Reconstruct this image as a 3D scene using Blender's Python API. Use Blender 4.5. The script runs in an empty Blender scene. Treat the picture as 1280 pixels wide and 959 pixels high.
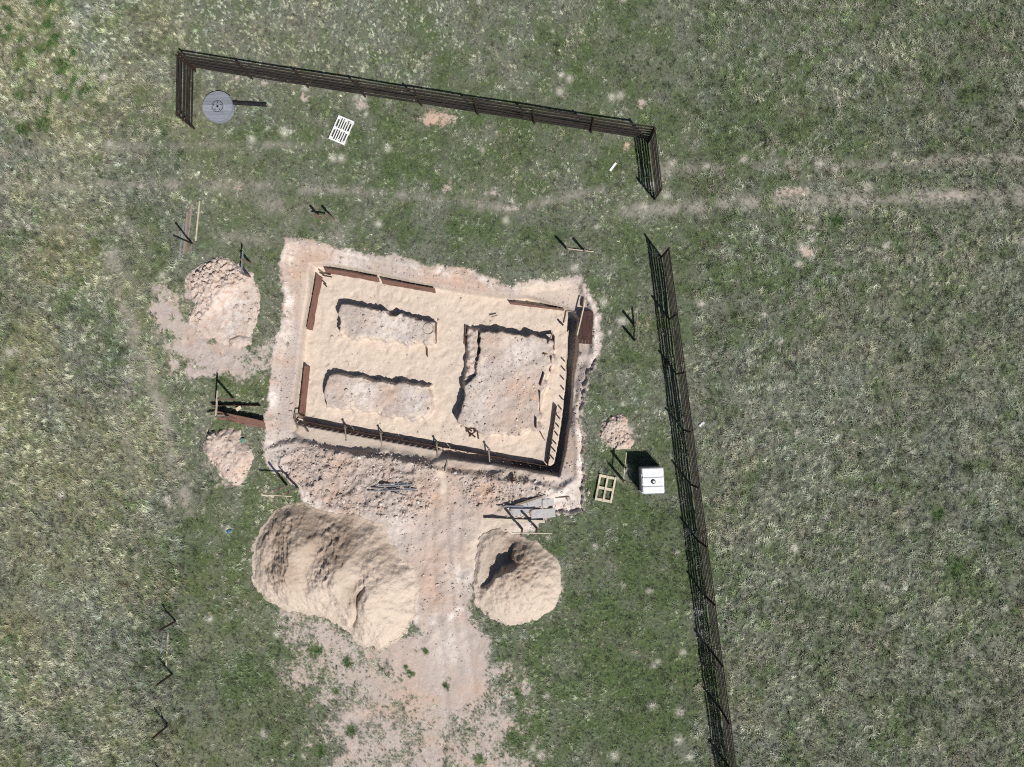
import bpy, math, random
import numpy as np
from mathutils import Vector, Matrix
random.seed(7)
SC = bpy.context.scene
COL = SC.collection

# ------------------------------------------------------------------ camera, sky, sun
F, H = 889.0, 33.0                      # focal length in photo pixels, flying height in metres
n = Vector((50, -25, -F)).normalized()  # straight down, in camera space
Zc = -n
Xc = (Vector((1, 0, 0)) - Zc * Zc.x).normalized()
Yc = Zc.cross(Xc)
M = Matrix((Xc, Yc, Zc))
cam = bpy.data.cameras.new('camera')
cam.sensor_width = 36; cam.lens = 36 * F / 1280; cam.clip_end = 2000
camo = bpy.data.objects.new('camera', cam); COL.objects.link(camo)
camo.matrix_world = Matrix.Translation((0, 0, H)) @ M.to_4x4()
SC.camera = camo

SUN_AZ = Vector((.64, -.77)).normalized(); SUN_EL = math.radians(52)
w = bpy.data.worlds.new('World'); SC.world = w; w.use_nodes = True
nt = w.node_tree; sky = nt.nodes.new('ShaderNodeTexSky'); sky.sky_type = 'NISHITA'
sky.sun_disc = False; sky.sun_elevation = SUN_EL; sky.sun_rotation = math.atan2(SUN_AZ.x, SUN_AZ.y)
bg = nt.nodes['Background']; bg.inputs[1].default_value = 0.05
nt.links.new(sky.outputs[0], bg.inputs[0])
sl = bpy.data.lights.new('sun', 'SUN'); sl.energy = 4.9; sl.angle = math.radians(.5); sl.color = (1, .975, .94)
so = bpy.data.objects.new('sun', sl); COL.objects.link(so)
d = Vector((-SUN_AZ.x * math.cos(SUN_EL), -SUN_AZ.y * math.cos(SUN_EL), -math.sin(SUN_EL)))
so.rotation_euler = d.to_track_quat('-Z', 'Y').to_euler(); so.location = (10, -12, 30)
SC.view_settings.view_transform = 'Standard'; SC.view_settings.look = 'None'
SC.view_settings.exposure = 0.0; SC.view_settings.gamma = 1
SC.cycles.max_bounces = 4; SC.cycles.diffuse_bounces = 1; SC.cycles.use_denoising = False; SC.cycles.filter_width = 1.1

# ------------------------------------------------------------------ measuring the place
Mn = np.array([list(r) for r in M])
def W(px, py, z=0.0):
    """ground position (x, y) of something seen at photo pixel px, py at height z"""
    dc = np.stack([np.asarray(px, float) - 640, -(np.asarray(py, float) - 480), np.full(np.shape(px), -F)], -1)
    dw = dc @ Mn.T
    t = (H - z) / -dw[..., 2]
    return dw[..., 0] * t, dw[..., 1] * t
def P(px, py, z=0.0):
    x, y = W(px, py, z); return Vector((float(x), float(y), z))
def pix(x, y, z=0.0):
    v = np.stack([x, y, np.full(np.shape(x), z - H)], -1) @ Mn
    return 640 + v[..., 0] / -v[..., 2] * F, 480 - v[..., 1] / -v[..., 2] * F
def poly(pts, z=0.0):
    a = np.array(pts, float); x, y = W(a[:, 0], a[:, 1], z); return np.stack([x, y], -1)

_tab = {}
def vnoise(x, y, scale, seed):
    """value noise, 0..1"""
    if seed not in _tab: _tab[seed] = np.random.RandomState(seed).rand(256, 256)
    T = _tab[seed]; u = x / scale + 1000.3; v = y / scale + 1000.7
    i = np.floor(u).astype(int); j = np.floor(v).astype(int); fx = u - i; fy = v - j
    fx = fx * fx * (3 - 2 * fx); fy = fy * fy * (3 - 2 * fy)
    a = T[i & 255, j & 255]; b = T[(i + 1) & 255, j & 255]; c = T[i & 255, (j + 1) & 255]; e = T[(i + 1) & 255, (j + 1) & 255]
    return (a * (1 - fx) + b * fx) * (1 - fy) + (c * (1 - fx) + e * fx) * fy
def fbm(x, y, scale, seed, octs=4, gain=.5):
    s = 0; t = 0; amp = 1
    for k in range(octs):
        c, q = math.cos(k * 1.3 + seed), math.sin(k * 1.3 + seed)
        s = s + amp * vnoise(x * c - y * q, x * q + y * c, scale / 2 ** k, seed * 11 + k); t += amp; amp *= gain
    return s / t
def sst(a, b, v):  # a and b may be arrays
    t = np.clip((v - a) / (b - a), 0, 1); return t * t * (3 - 2 * t)
def sd(x, y, pg):
    """signed distance to polygon, positive inside"""
    d2 = np.full(x.shape, 1e9); ins = np.zeros(x.shape, bool); k = len(pg)
    for i in range(k):
        ax, ay = pg[i]; bx, by = pg[(i + 1) % k]; ex, ey = bx - ax, by - ay
        t = np.clip(((x - ax) * ex + (y - ay) * ey) / (ex * ex + ey * ey + 1e-12), 0, 1)
        d2 = np.minimum(d2, (x - ax - t * ex) ** 2 + (y - ay - t * ey) ** 2)
        c = (ay > y) != (by > y)
        ins ^= c & (x < (bx - ax) * (y - ay) / ((by - ay) if abs(by - ay) > 1e-9 else 1e-9) + ax)
    return np.sqrt(d2) * np.where(ins, 1, -1)
def segd(x, y, a, b):
    ex, ey = b[0] - a[0], b[1] - a[1]; t = np.clip(((x - a[0]) * ex + (y - a[1]) * ey) / (ex * ex + ey * ey + 1e-9), 0, 1)
    return np.hypot(x - a[0] - t * ex, y - a[1] - t * ey), t
def line_d(x, y, pts):
    d = np.full(x.shape, 1e9)
    pg = poly(pts)
    for i in range(len(pg) - 1): d = np.minimum(d, segd(x, y, pg[i], pg[i + 1])[0])
    return d

# ------------------------------------------------------------------ the dig: outlines in the photo
E_PX = [(356, 297), (378, 301), (400, 306), (422, 313), (444, 315), (470, 323), (500, 322), (532, 332), (560, 336), (589, 339), (612, 349), (639, 359),
        (648, 354), (680, 352), (725, 348), (731, 359), (741, 375), (749, 395), (749, 440), (742, 456), (735, 468), (731, 494), (726, 524), (729, 550),
        (729, 604), (728, 638), (712, 641), (695, 641), (680, 648), (668, 664), (640, 672), (600, 700), (585, 760), (560, 780), (520, 780), (500, 700), (440, 660), (380, 628),
        (372, 610), (362, 590), (340, 590), (331, 575), (331, 545), (334, 515), (340, 470), (343, 440), (352, 405), (357, 375), (350, 345)]
EXC = poly(E_PX)
PLAT = poly([(360, 305), (400, 312), (470, 328), (560, 344), (640, 364), (680, 357), (725, 354), (741, 395), (741, 440), (726, 480), (719, 524), (722, 550), (722, 600), (700, 612),
             (640, 600), (560, 590), (520, 578), (440, 566), (370, 552), (336, 560), (338, 515), (346, 450), (358, 405), (362, 370), (356, 340)], -.15)
SAND_Z = -.98
BASIN = poly([(393, 333), (420, 333), (475, 344), (545, 359), (590, 368), (640, 374), (660, 372), (708, 386), (716, 392), (722, 400), (722, 440), (716, 480), (712, 530),
              (704, 575), (699, 594), (680, 590), (620, 580), (560, 572), (540, 573), (460, 563), (400, 552), (371, 540), (371, 515), (378, 455), (382, 415), (390, 370)], SAND_Z)
DITCH = poly([(711, 398), (722, 400), (720, 440), (715, 490), (710, 530), (705, 560), (699, 594), (686, 590), (640, 581), (640, 577), (688, 583), (694, 580), (700, 545), (706, 500), (708, 440)], -1.1)
B_PX = [[(424, 378), (440, 380), (455, 383), (480, 389), (500, 393), (520, 399), (543, 403), (543, 416), (541, 430), (520, 430), (500, 428), (475, 426), (450, 424), (421, 419), (422, 400)],
        [(410, 468), (430, 469), (450, 472), (475, 476), (500, 479), (537, 482), (540, 500), (536, 522), (520, 526), (490, 522), (450, 514), (404, 510), (405, 488)],
        [(598, 412), (620, 415), (650, 417), (680, 422), (692, 426), (692, 450), (684, 475), (678, 500), (674, 535), (650, 545), (620, 545), (596, 540), (572, 528), (576, 505), (581, 482), (596, 468), (597, 440)]]
BLK = [poly(b, -.32) for b in B_PX]
LEDGE = poly([(583, 410), (599, 411), (599, 470), (590, 485), (578, 486)], -.5)
SPOIL = poly([(338, 565), (372, 556), (400, 552), (430, 555), (452, 566), (480, 560), (515, 567), (545, 576), (552, 600), (540, 640), (505, 660), (450, 650), (395, 640), (375, 615), (345, 592)], 0)
SPOIL2 = poly([(570, 588), (640, 592), (690, 598), (690, 640), (640, 650), (590, 640), (572, 615)], 0)
MOUND_PAD = poly([(232, 345), (262, 322), (300, 330), (322, 350), (325, 400), (318, 430), (340, 440), (345, 470), (300, 465), (240, 460), (215, 440), (195, 400), (200, 370)], 0)
SLAB = poly([(655, 640), (728, 615), (729, 638), (695, 642), (680, 650), (645, 655)], 0)
SEP = poly([(700, 452), (770, 440), (770, 670), (686, 670), (686, 625), (722, 600), (722, 520)], 0)
TRACK = poly([(500, 590), (585, 590), (600, 640), (588, 690), (592, 760), (618, 800), (610, 870), (560, 900), (500, 860), (480, 800), (520, 790), (535, 730), (510, 690), (490, 650)], 0)
LOWDIRT = poly([(345, 765), (420, 780), (500, 800), (600, 780), (622, 800), (640, 860), (675, 930), (690, 1000), (380, 1000), (395, 900), (360, 850)], 0)

def blk_sd(x, y, rag):
    b = np.full(x.shape, -1e9); t = np.full(x.shape, -.3)
    for pg, tz in zip(BLK, (-.30, -.42, -.24)):
        q = sd(x, y, pg) + rag; t = np.where(q > b, tz, t); b = np.maximum(b, q)
    return b, t
def fields(x, y):
    """everything about the ground at world x, y: height and what covers it"""
    r1 = (fbm(x, y, .5, 3, 4) - .5); r2 = (fbm(x, y, 1.3, 4, 3) - .5); r3 = (fbm(x, y, .18, 5, 2) - .5)
    hum = 1 - 2 * np.abs(fbm(x, y, .55, 7, 3) - .5)
    z = r2 * .07 + (fbm(x, y, 6, 6, 2) - .5) * .12 + .07 * (hum - .75)
    near = (np.abs(x + 6.5) < 15.5) & (np.abs(y + 4) < 17)
    exc = np.full(x.shape, -9.); plat = exc.copy(); bas = exc.copy(); dit = exc.copy(); blk = exc.copy(); led = exc.copy(); sp = exc.copy(); sp2 = exc.copy(); mp = exc.copy(); sb = exc.copy(); tr = exc.copy(); ld = exc.copy()
    i = near
    xi, yi = x[i], y[i]
    rr = r1[i] * .28 + r3[i] * .09
    exc[i] = sd(xi, yi, EXC) + r1[i] * .30 + r3[i] * .16
    plat[i] = sd(xi, yi, PLAT) + rr
    bas[i] = sd(xi, yi, BASIN) + rr * .25
    dit[i] = sd(xi, yi, DITCH) + rr * .35
    btop = np.full(x.shape, -.3); blk[i], btop[i] = blk_sd(xi, yi, rr * 1.15)
    led[i] = sd(xi, yi, LEDGE) + rr * .4
    sp[i] = sd(xi, yi, SPOIL) + r2[i] * .5; sp2[i] = sd(xi, yi, SPOIL2) + r2[i] * .4
    mp[i] = sd(xi, yi, MOUND_PAD) + r1[i] * 1.6 + r3[i] * .5 + r2[i]
    sb[i] = sd(xi, yi, SLAB)
    tr[i] = sd(xi, yi, TRACK) + r2[i] * .8
    ld[i] = sd(xi, yi, LOWDIRT) + r2[i] * 3.2 + r1[i] * 2.2
    px, py = pix(x, y)
    s_plat = sst(-.08, .22, plat)
    z = z * (1 - s_plat) - s_plat * (.30 + .06 * r1)
    sep = np.zeros(x.shape); sep[i] = sst(-.1, .3, sd(xi, yi, SEP)); z -= .24 * sep * sst(-.02, .07, exc)
    # stripped soil spread: low rough lumps
    z += sst(0, .5, exc) * (1 - sst(-.1, .3, plat)) * (.04 + r1 * .16)
    strip = np.zeros(x.shape); strip[i] = np.exp(-(line_d(xi, yi, [(735, 445), (730, 480), (724, 530), (716, 596)]) / .38) ** 2); z += strip * (.13 + r1 * .10) * s_plat
    soft = np.zeros(x.shape); soft[i] = np.exp(-(line_d(xi, yi, [(385, 550), (460, 563), (530, 572)]) / .8) ** 2)
    s_bas = sst(-.04 - .25 * soft, .10 + .55 * soft, bas)
    z = z * (1 - s_bas) + s_bas * (SAND_Z + r2 * .10 + r1 * .08 + .05 * (hum - .7) + .04 * (fbm(x, y, .22, 96, 2) - .5) - .035 * sst(.6, .85, fbm(x, y, .3, 98, 3)))
    # sand backfilled against the outside of the bottom formwork, left half
    la, lb_ = poly([(378, 530), (556, 563)], SAND_Z); ux, uy = (lb_ - la) / np.hypot(*(lb_ - la))
    dS = (x - la[0]) * uy - (y - la[1]) * ux; al = (x - la[0]) * ux + (y - la[1]) * uy; Ls = float(np.hypot(*(lb_ - la)))
    fill = sst(.0, .06, dS) * sst(-.6, .1, al) * (1 - sst(Ls - .5, Ls + .1, al)) * near * (dS < 3)
    z = np.where(fill > 0, np.maximum(z, z * (1 - fill) + fill * (-.56 + .30 * np.clip(dS, 0, .9) + r1 * .06)), z)
    z -= sst(-.04, .10, dit) * .45
    s_blk = sst(-.04, .05, blk)
    top = btop + r1 * .12 + r3 * .06 + r2 * .12 - .04 * np.exp(-np.clip(blk, 0, 9) / .08)
    z = np.where(s_blk > 0, z * (1 - s_blk) + s_blk * top, z)
    s_led = sst(-.05, .12, led) * (1 - s_blk)
    z = z * (1 - s_led) + s_led * (-.55 + r3 * .3)
    ridge = 1 - 2 * np.abs(fbm(x, y, .55, 9, 4) - .5)
    rough = 1 - 2 * np.abs(fbm(x, y, .3, 19, 3) - .5)
    s_sp = sst(-.1, .5, sp) * (1 - s_bas); z += s_sp * (.03 + .27 * (ridge - .62) + .22 * (rough - .65)) * (.35 + 1.0 * vnoise(x, y, 1.1, 91))
    s_sp2 = sst(-.1, .4, sp2) * (1 - s_bas); z += s_sp2 * (.04 + .22 * (ridge - .6) + .1 * (rough - .6))
    # bank heaped along the south edge of the dig
    bank = line_d(x[i], y[i], [(450, 572), (480, 566), (520, 576), (548, 582), (590, 590), (640, 594), (690, 600)])
    z[i] += np.exp(-(bank / .28) ** 2) * (.13 + r1[i] * .4) * (1 - s_bas[i])
    # wheel ruts of the haul path
    rut = np.zeros(x.shape)
    for pts in ([(545, 600), (540, 680), (545, 760), (556, 850), (560, 940)], [(578, 620), (573, 690), (578, 760), (592, 850), (600, 940)], [(556, 590), (560, 680), (566, 770), (572, 830)]):
        rut[i] = np.maximum(rut[i], np.exp(-(line_d(xi, yi, pts) / .17) ** 2))
    z -= rut * .05
    fr = np.zeros(x.shape)   # worn car tracks through the grass
    vis = (np.abs(x) < 60) & (np.abs(y) < 60)
    xv, yv = x[vis], y[vis]
    f_ = np.zeros(xv.shape)
    for pts, wd, am in (([(-200, 200), (100, 186), (230, 183), (420, 181)], .22, .4), ([(-200, 240), (150, 232), (300, 232), (470, 240), (640, 262), (760, 235)], .25, .5),
                        ([(780, 262), (850, 262), (960, 251), (1100, 248), (1280, 245), (1600, 240)], .36, .66), ([(830, 214), (880, 211), (1000, 206), (1150, 204), (1280, 198), (1600, 190)], .3, .55),
                        ([(330, 250), (430, 290)], .6, .4), ([(140, 320), (158, 400), (190, 470), (215, 560), (235, 640)], .35, .75), ([(150, 360), (175, 430), (150, 520), (180, 620)], .35, .45),
                        ([(0, 283), (200, 290), (330, 300)], .3, .25)):
        f_ = np.maximum(f_, am * np.exp(-(line_d(xv, yv, pts) / wd) ** 2))
    fr[vis] = f_ * (.12 + 1.1 * sst(.32, .68, fbm(xv, yv, .6, 93, 6, .8)))
    # ---- cover
    bare = np.maximum.reduce([sst(-.30, .18, exc), sst(-.3, .9, mp) * (.35 + .55 * sst(.35, .6, fbm(x, y, .7, 97, 4))), sst(-.4, .6, tr) * .93, sst(-.05, .2, sp), sst(-1.4, 1.6, ld) * (.47 + .22 * sst(.35, .65, fbm(x, y, .6, 94, 4)))])
    for pts, wd, am in (([(200, 395), (235, 440), (300, 455), (350, 445)], .9, .75), ([(215, 450), (240, 470), (330, 452)], .35, .8), ([(200, 360), (230, 420)], .6, .6), ([(370, 770), (430, 820), (480, 870)], 1., .6),
                        ([(380, 600), (398, 640)], .5, .9)):
        bare[i] = np.maximum(bare[i], am * np.exp(-(line_d(xi, yi, pts) / wd) ** 2) * (.5 + 1.0 * vnoise(xi, yi, .5, 77)))
    bare = np.clip(bare, 0, 1)
    sand = np.zeros(x.shape)
    sand[i] = sst(-.06, .06, bas[i]) * (1 - sst(-.12, .12, blk[i] + r1[i] * .9 - .04)) * (1 - .8 * sst(0, .1, led[i]))
    for pts, wd in (([(545, 560), (552, 590), (556, 615)], .25), ([(660, 360), (700, 362), (718, 370)], .45), ([(380, 345), (376, 400)], .22), ([(560, 574), (690, 596)], .3), ([(395, 545), (450, 556)], .2),
                    ([(590, 700), (600, 660), (640, 655)], .5), ([(540, 420), (542, 520)], .3), ([(410, 420), (540, 450)], .25)):
        sand[i] = np.maximum(sand[i], .9 * np.exp(-(line_d(xi, yi, pts) / wd) ** 2))
    dry_pale = np.zeros(x.shape)      # bleached dry crust
    for (cx, cy, r, am) in ((648, 440, 1.0, .8), (490, 405, 1.2, .8), (450, 492, .8, .95), (520, 500, .7, .7), (720, 500, .9, .6), (700, 625, 1.2, .9), (345, 560, .8, .7), (350, 420, .8, .6), (600, 470, .8, .6),
                            (500, 660, .9, .6), (572, 720, .6, .7), (560, 810, .9, .6), (430, 330, .8, .6), (355, 320, .5, .8), (680, 400, .5, .6), (740, 420, .6, .6), (600, 500, .9, .5)):
        wx, wy = W(cx, cy); dry_pale[i] = np.maximum(dry_pale[i], am * np.exp(-((xi - wx) ** 2 + (yi - wy) ** 2) / r ** 2))
    e_edge = sst(-.1, .1, exc) * (1 - sst(.1, .5, exc)); dry_pale = np.maximum(dry_pale, e_edge * 1.1 * sst(.3, .7, fbm(x, y, .7, 95, 3)))
    clay = np.zeros(x.shape)          # reddish clay
    for (cx, cy, r, am) in ((375, 330, 1.1, .8), (390, 320, .8, .7), (365, 370, .8, .5), (570, 345, 1.0, .8), (600, 360, .8, .6), (540, 345, .6, .5), (625, 430, .9, .6), (655, 480, .9, .6), (640, 530, 1.0, .5), (470, 505, .9, .4),
                            (415, 620, .9, .5), (545, 620, 1.1, .7), (540, 700, .9, .6), (545, 745, .6, .8), (720, 560, 1.0, .6), (718, 505, .4, .9), (610, 620, .8, .7), (510, 875, 1.0, .6), (585, 870, .7, .4), (240, 350, .6, .5),
                            (560, 590, .6, .6), (425, 580, .8, .5), (1000, 240, .8, .3), (545, 148, 1.0, .9), (785, 185, .5, .9), (500, 830, 1.2, .3)):
        wx, wy = W(cx, cy); clay = np.maximum(clay, am * np.exp(-((x - wx) ** 2 + (y - wy) ** 2) / r ** 2) * (.4 + 1.1 * fbm(x, y, .4, 55, 3)))
    for (cx, cy, rx, ry, am) in ((545, 148, 1.1, .45, .75), (330, 105, .3, .2, .7), (383, 122, .4, .3, .6), (455, 132, .6, .3, .6), (285, 577, 1.25, 1.5, .62), (772, 542, .95, .95, .6), (275, 380, 1.9, 2.2, .6), (505, 800, .9, .6, .5), (700, 735, .3, .9, .5), (318, 700, .35, 1.3, .5), (785, 183, .5, .3, .6), (296, 98, .3, .2, .6), (992, 240, .8, .35, .8),
                                 (1080, 236, .8, .2, .6), (1010, 285, .8, .2, .5), (1010, 315, .5, .3, .7), (1180, 245, 1.2, .25, .6), (710, 120, .4, .3, .6), (803, 128, .35, .35, .6), (20, 440, .5, .4, .5),
                                 (515, 955, 1.2, .4, .8), (210, 628, .4, .35, .6), (120, 290, .3, .35, .5), (615, 240, .7, .3, .5), (560, 235, .4, .6, .5), (570, 338, .6, .3, .5), (640, 260, .6, .2, .5),
                                 (215, 455, .25, .8, .6), (235, 22, .5, .3, .4), (445, 128, .4, .25, .5), (297, 236, .3, .4, .5), (680, 945, .5, .4, .5), (790, 520, .3, .2, .5)):
        wx, wy = W(cx, cy); bare = np.maximum(bare, am * np.exp(-((x - wx) / rx) ** 2 - ((y - wy) / ry) ** 2) * (.35 + 1.3 * fbm(x, y, .35, 56, 3)))
    # greenness 0..1 (rest is last year's dry grass)
    g = .46 + .35 * (fbm(x, y, 4.5, 21, 3) - .5) + .75 * (fbm(x, y, .8, 22, 4) - .5)
    for (cx, cy, rx, ry, am) in ((800, 680, 80, 150, .42), (800, 900, 90, 130, .45), (680, 860, 60, 110, .30), (790, 420, 55, 110, .28), (290, 800, 90, 150, .34), (330, 900, 60, 90, .30), (270, 680, 55, 80, .25),
                                 (300, 490, 40, 30, .35), (610, 200, 140, 60, .30), (500, 280, 160, 50, .20), (640, 310, 110, 45, .28), (420, 150, 160, 50, .26), (300, 600, 70, 45, .32), (330, 360, 20, 60, .25),
                                 (700, 80, 200, 60, .10), (1050, 180, 200, 60, .22), (950, 330, 130, 60, .22), (1050, 370, 160, 50, .10), (300, 180, 100, 40, .20), (225, 150, 20, 40, .2), (780, 280, 60, 60, .12),
                                 (30, 700, 130, 120, .0), (0, 560, 90, 80, .06), (740, 780, 80, 60, .15), (625, 800, 15, 40, .3), (30, 60, 60, 60, .10), (870, 300, 50, 60, .15), (1250, 150, 60, 100, .1), (1100, 950, 180, 60, .05),
                                 (40, 500, 160, 500, -.22), (120, 500, 120, 300, -.10), (330, 60, 200, 60, -.10), (160, 60, 150, 70, -.10), (140, 700, 110, 130, -.14), (110, 860, 80, 60, -.12), (1100, 620, 180, 220, -.12), (950, 600, 50, 200, -.08), (480, 900, 110, 90, -.10),
                                 (1050, 30, 260, 60, -.08), (1220, 340, 80, 80, -.08), (60, 250, 90, 60, -.10)):
        g += .5 * am * np.exp(-((px - cx) / rx) ** 2 - ((py - cy) / ry) ** 2)
    g -= fr * .55
    gs = np.random.RandomState(3); cl = np.zeros(x.shape)
    for k in range(44):   # deep green tufts, mostly in the top left corner and on the dirt below
        if k < 32: cx, cy, rr_ = gs.uniform(0, 110), gs.uniform(0, 175), gs.uniform(.14, .36)
        else: cx, cy, rr_ = gs.uniform(380, 660), gs.uniform(800, 955), gs.uniform(.12, .3)
        wx, wy = W(cx, cy); b_ = np.exp(-((x - wx) ** 2 + (y - wy) ** 2) / rr_ ** 2); g += .8 * b_; cl = np.maximum(cl, b_); bare = bare * (1 - .8 * b_)
    for (cx, cy, rr_) in ((1195, 712, .45), (1172, 641, .28), (1047, 277, .3), (120, 302, .25)):
        wx, wy = W(cx, cy); b_ = np.exp(-((x - wx) ** 2 + (y - wy) ** 2) / rr_ ** 2); g += .7 * b_; cl = np.maximum(cl, b_)
    yel = sst(.35, .75, fbm(x, y, 3, 31, 3)) * np.clip(1.1 - px / 400, 0.05, 1)
    pale = np.zeros(x.shape)
    for (cx, cy, r_) in PALE:
        k = (np.abs(x - cx) < 3 * r_) & (np.abs(y - cy) < 3 * r_)
        if k.any(): pale[k] = np.maximum(pale[k], np.exp(-((x[k] - cx) ** 2 + (y[k] - cy) ** 2) / r_ ** 2))
    return dict(cl=cl, z=z, bare=np.clip(bare, 0, 1), sand=sand, drypale=dry_pale, clay=np.clip(clay, 0, 1), green=np.clip(g, 0, 1), yel=yel, pale=pale, fr=fr,
                rough=np.clip(s_sp + s_sp2 * .8 + sst(0, .3, exc) * .25, 0, 1), moist=np.clip(s_sp * .3 + s_sp2 * .15, 0, 1) * (1 - sand), blk=s_blk, edge=np.clip(1 - np.abs(exc) / .5, 0, 1) * near)
prs = np.random.RandomState(11)
PALE = []
for k in range(150):
    cx, cy = prs.uniform(-60, 1340), prs.uniform(-60, 1020)
    x_, y_ = W(cx, cy); PALE.append((float(x_), float(y_), prs.uniform(.07, .17)))
for cx, cy in ((1025, 205), (1108, 307), (1043, 212), (1001, 309), (1015, 320), (999, 331), (1107, 321), (427, 198), (416, 198), (315, 175), (355, 165), (356, 167), (485, 185), (209, 623), (768, 945), (676, 945), (848, 925),
               (862, 947), (850, 890), (10, 440), (285, 662), (1085, 233), (775, 120), (765, 122), (840, 205), (833, 245), (12, 441), (700, 115), (930, 200), (877, 380), (755, 378), (778, 402)):
    x_, y_ = W(cx, cy); PALE.append((float(x_), float(y_), .17))
def ground_z(x, y):
    return float(fields(np.array([x], float), np.array([y], float))['z'][0])
def G(px, py, dz=0.0, z=0.0):
    """point on the ground that the photo shows at px, py, plus dz"""
    p = P(px, py, z); gz = ground_z(p.x, p.y); p = P(px, py, gz); gz = ground_z(p.x, p.y); p = P(px, py, gz); p.z = gz + dz; return p

# ------------------------------------------------------------------ materials
MATS = {}
class NB:
    def __init__(s, name):
        s.m = bpy.data.materials.new(name); s.m.use_nodes = True; s.t = s.m.node_tree; s.b = s.t.nodes['Principled BSDF']
        s.b.inputs['Specular IOR Level'].default_value = .25
    def n(s, typ, ins=None, **kw):
        nd = s.t.nodes.new(typ)
        for k, v in kw.items(): setattr(nd, k, v)
        for k, v in (ins or {}).items():
            if hasattr(v, 'is_output'): s.t.links.new(v, nd.inputs[k])
            else: nd.inputs[k].default_value = v
        return nd
    def mix(s, f, a, b, bt='MIX'):
        nd = s.t.nodes.new('ShaderNodeMix'); nd.data_type = 'RGBA'; nd.blend_type = bt
        for k, v in ((0, f), (6, a), (7, b)):
            if hasattr(v, 'is_output'): s.t.links.new(v, nd.inputs[k])
            else: nd.inputs[k].default_value = v if k == 0 else (*v, 1)
        return nd.outputs[2]
    def math(s, op, a, b=0.0, c=0.0, clamp=False):
        nd = s.t.nodes.new('ShaderNodeMath'); nd.operation = op; nd.use_clamp = clamp
        for k, v in enumerate((a, b, c)):
            if hasattr(v, 'is_output'): s.t.links.new(v, nd.inputs[k])
            else: nd.inputs[k].default_value = v
        return nd.outputs[0]
    def noise(s, sc, det=4, vec=None, rough=.55):
        nd = s.n('ShaderNodeTexNoise', {'Scale': sc, 'Detail': det, 'Roughness': rough})
        if vec: s.t.links.new(vec, nd.inputs['Vector'])
        return nd.outputs['Fac']
    def ramp(s, f, a, b):
        nd = s.n('ShaderNodeMapRange', {'Value': f, 'From Min': a, 'From Max': b}); return nd.outputs[0]
    def attr(s, name): return s.n('ShaderNodeAttribute', attribute_name=name).outputs['Fac']
    def bump(s, h, st, dist=.02):
        nd = s.n('ShaderNodeBump', {'Height': h, 'Strength': st, 'Distance': dist}); s.t.links.new(nd.outputs[0], s.b.inputs['Normal'])
    def out(s, col, rough=.9):
        if hasattr(col, 'is_output'): s.t.links.new(col, s.b.inputs['Base Color'])
        else: s.b.inputs['Base Color'].default_value = (*col, 1)
        if hasattr(rough, 'is_output'): s.t.links.new(rough, s.b.inputs['Roughness'])
        else: s.b.inputs['Roughness'].default_value = rough
        return s.m
def mat_wood(name, c1, c2, sc=9, stretch=(1, 12, 12), rough=.8):
    s = NB(name); tc = s.n('ShaderNodeTexCoord'); oi = s.n('ShaderNodeObjectInfo')
    v = s.n('ShaderNodeVectorMath', {0: tc.outputs['Object'], 1: oi.outputs['Random']}, operation='ADD')
    mp = s.n('ShaderNodeMapping', {'Vector': v.outputs[0], 'Scale': stretch})
    f = s.noise(sc, 5, mp.outputs[0], .65); col = s.mix(s.ramp(f, .3, .7), c1, c2)
    f2 = s.noise(2.2, 3, v.outputs[0]); col = s.mix(s.ramp(f2, .5, .75), col, tuple(q * .55 for q in c1))
    col = s.mix(s.math('MULTIPLY', oi.outputs['Random'], .45), col, tuple(q * .6 for q in c2))
    s.bump(f, .5, .01); return s.out(col, rough)
def mat_plain(name, c1, c2, sc=6, rough=.5, metal=0, bump=.2):
    s = NB(name); tc = s.n('ShaderNodeTexCoord'); f = s.noise(sc, 5, tc.outputs['Object'], .6)
    s.b.inputs['Metallic'].default_value = metal; s.bump(f, bump, .01); return s.out(s.mix(s.ramp(f, .35, .7), c1, c2), rough)
M_RUST = mat_plain('rusty_steel', (.055, .03, .023), (.03, .022, .018), 14, .8)
M_FENCE = mat_wood('dark_fence_board', (.018, .014, .013), (.075, .06, .052), 6, (1.2, 9, 9))
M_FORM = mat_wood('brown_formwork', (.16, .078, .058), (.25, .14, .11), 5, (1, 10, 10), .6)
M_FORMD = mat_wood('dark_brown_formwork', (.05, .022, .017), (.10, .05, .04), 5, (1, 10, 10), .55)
M_PINE = mat_wood('pale_timber', (.55, .47, .34), (.68, .60, .46), 6)
M_OLDPINE = mat_wood('weathered_timber', (.36, .31, .25), (.25, .20, .16), 6)
M_GREYWOOD = mat_wood('grey_weathered_wood', (.36, .38, .43), (.16, .17, .20), 9)
M_STAKE = mat_wood('brown_stake', (.17, .13, .10), (.27, .215, .165), 7)
M_DARK = mat_plain('black_plastic', (.012, .012, .013), (.03, .03, .03), 8, .5)
M_WHITEP = mat_plain('white_plastic', (.78, .78, .77), (.70, .70, .68), 3, .4)
M_TANK = mat_plain('white_tank_plastic', (.82, .83, .84), (.66, .66, .64), 5, .35)
M_STEEL = mat_plain('galvanised_steel', (.42, .43, .45), (.28, .29, .31), 12, .45, .6)
M_GREYSHEET = mat_plain('grey_sheet', (.46, .44, .43), (.34, .32, .31), 7, .8)
M_BLUE = mat_plain('blue_plastic', (.03, .15, .32), (.02, .10, .25), 6, .4)
M_GREEN = mat_plain('green_cloth', (.10, .22, .17), (.16, .29, .22), 9, .9)

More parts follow.
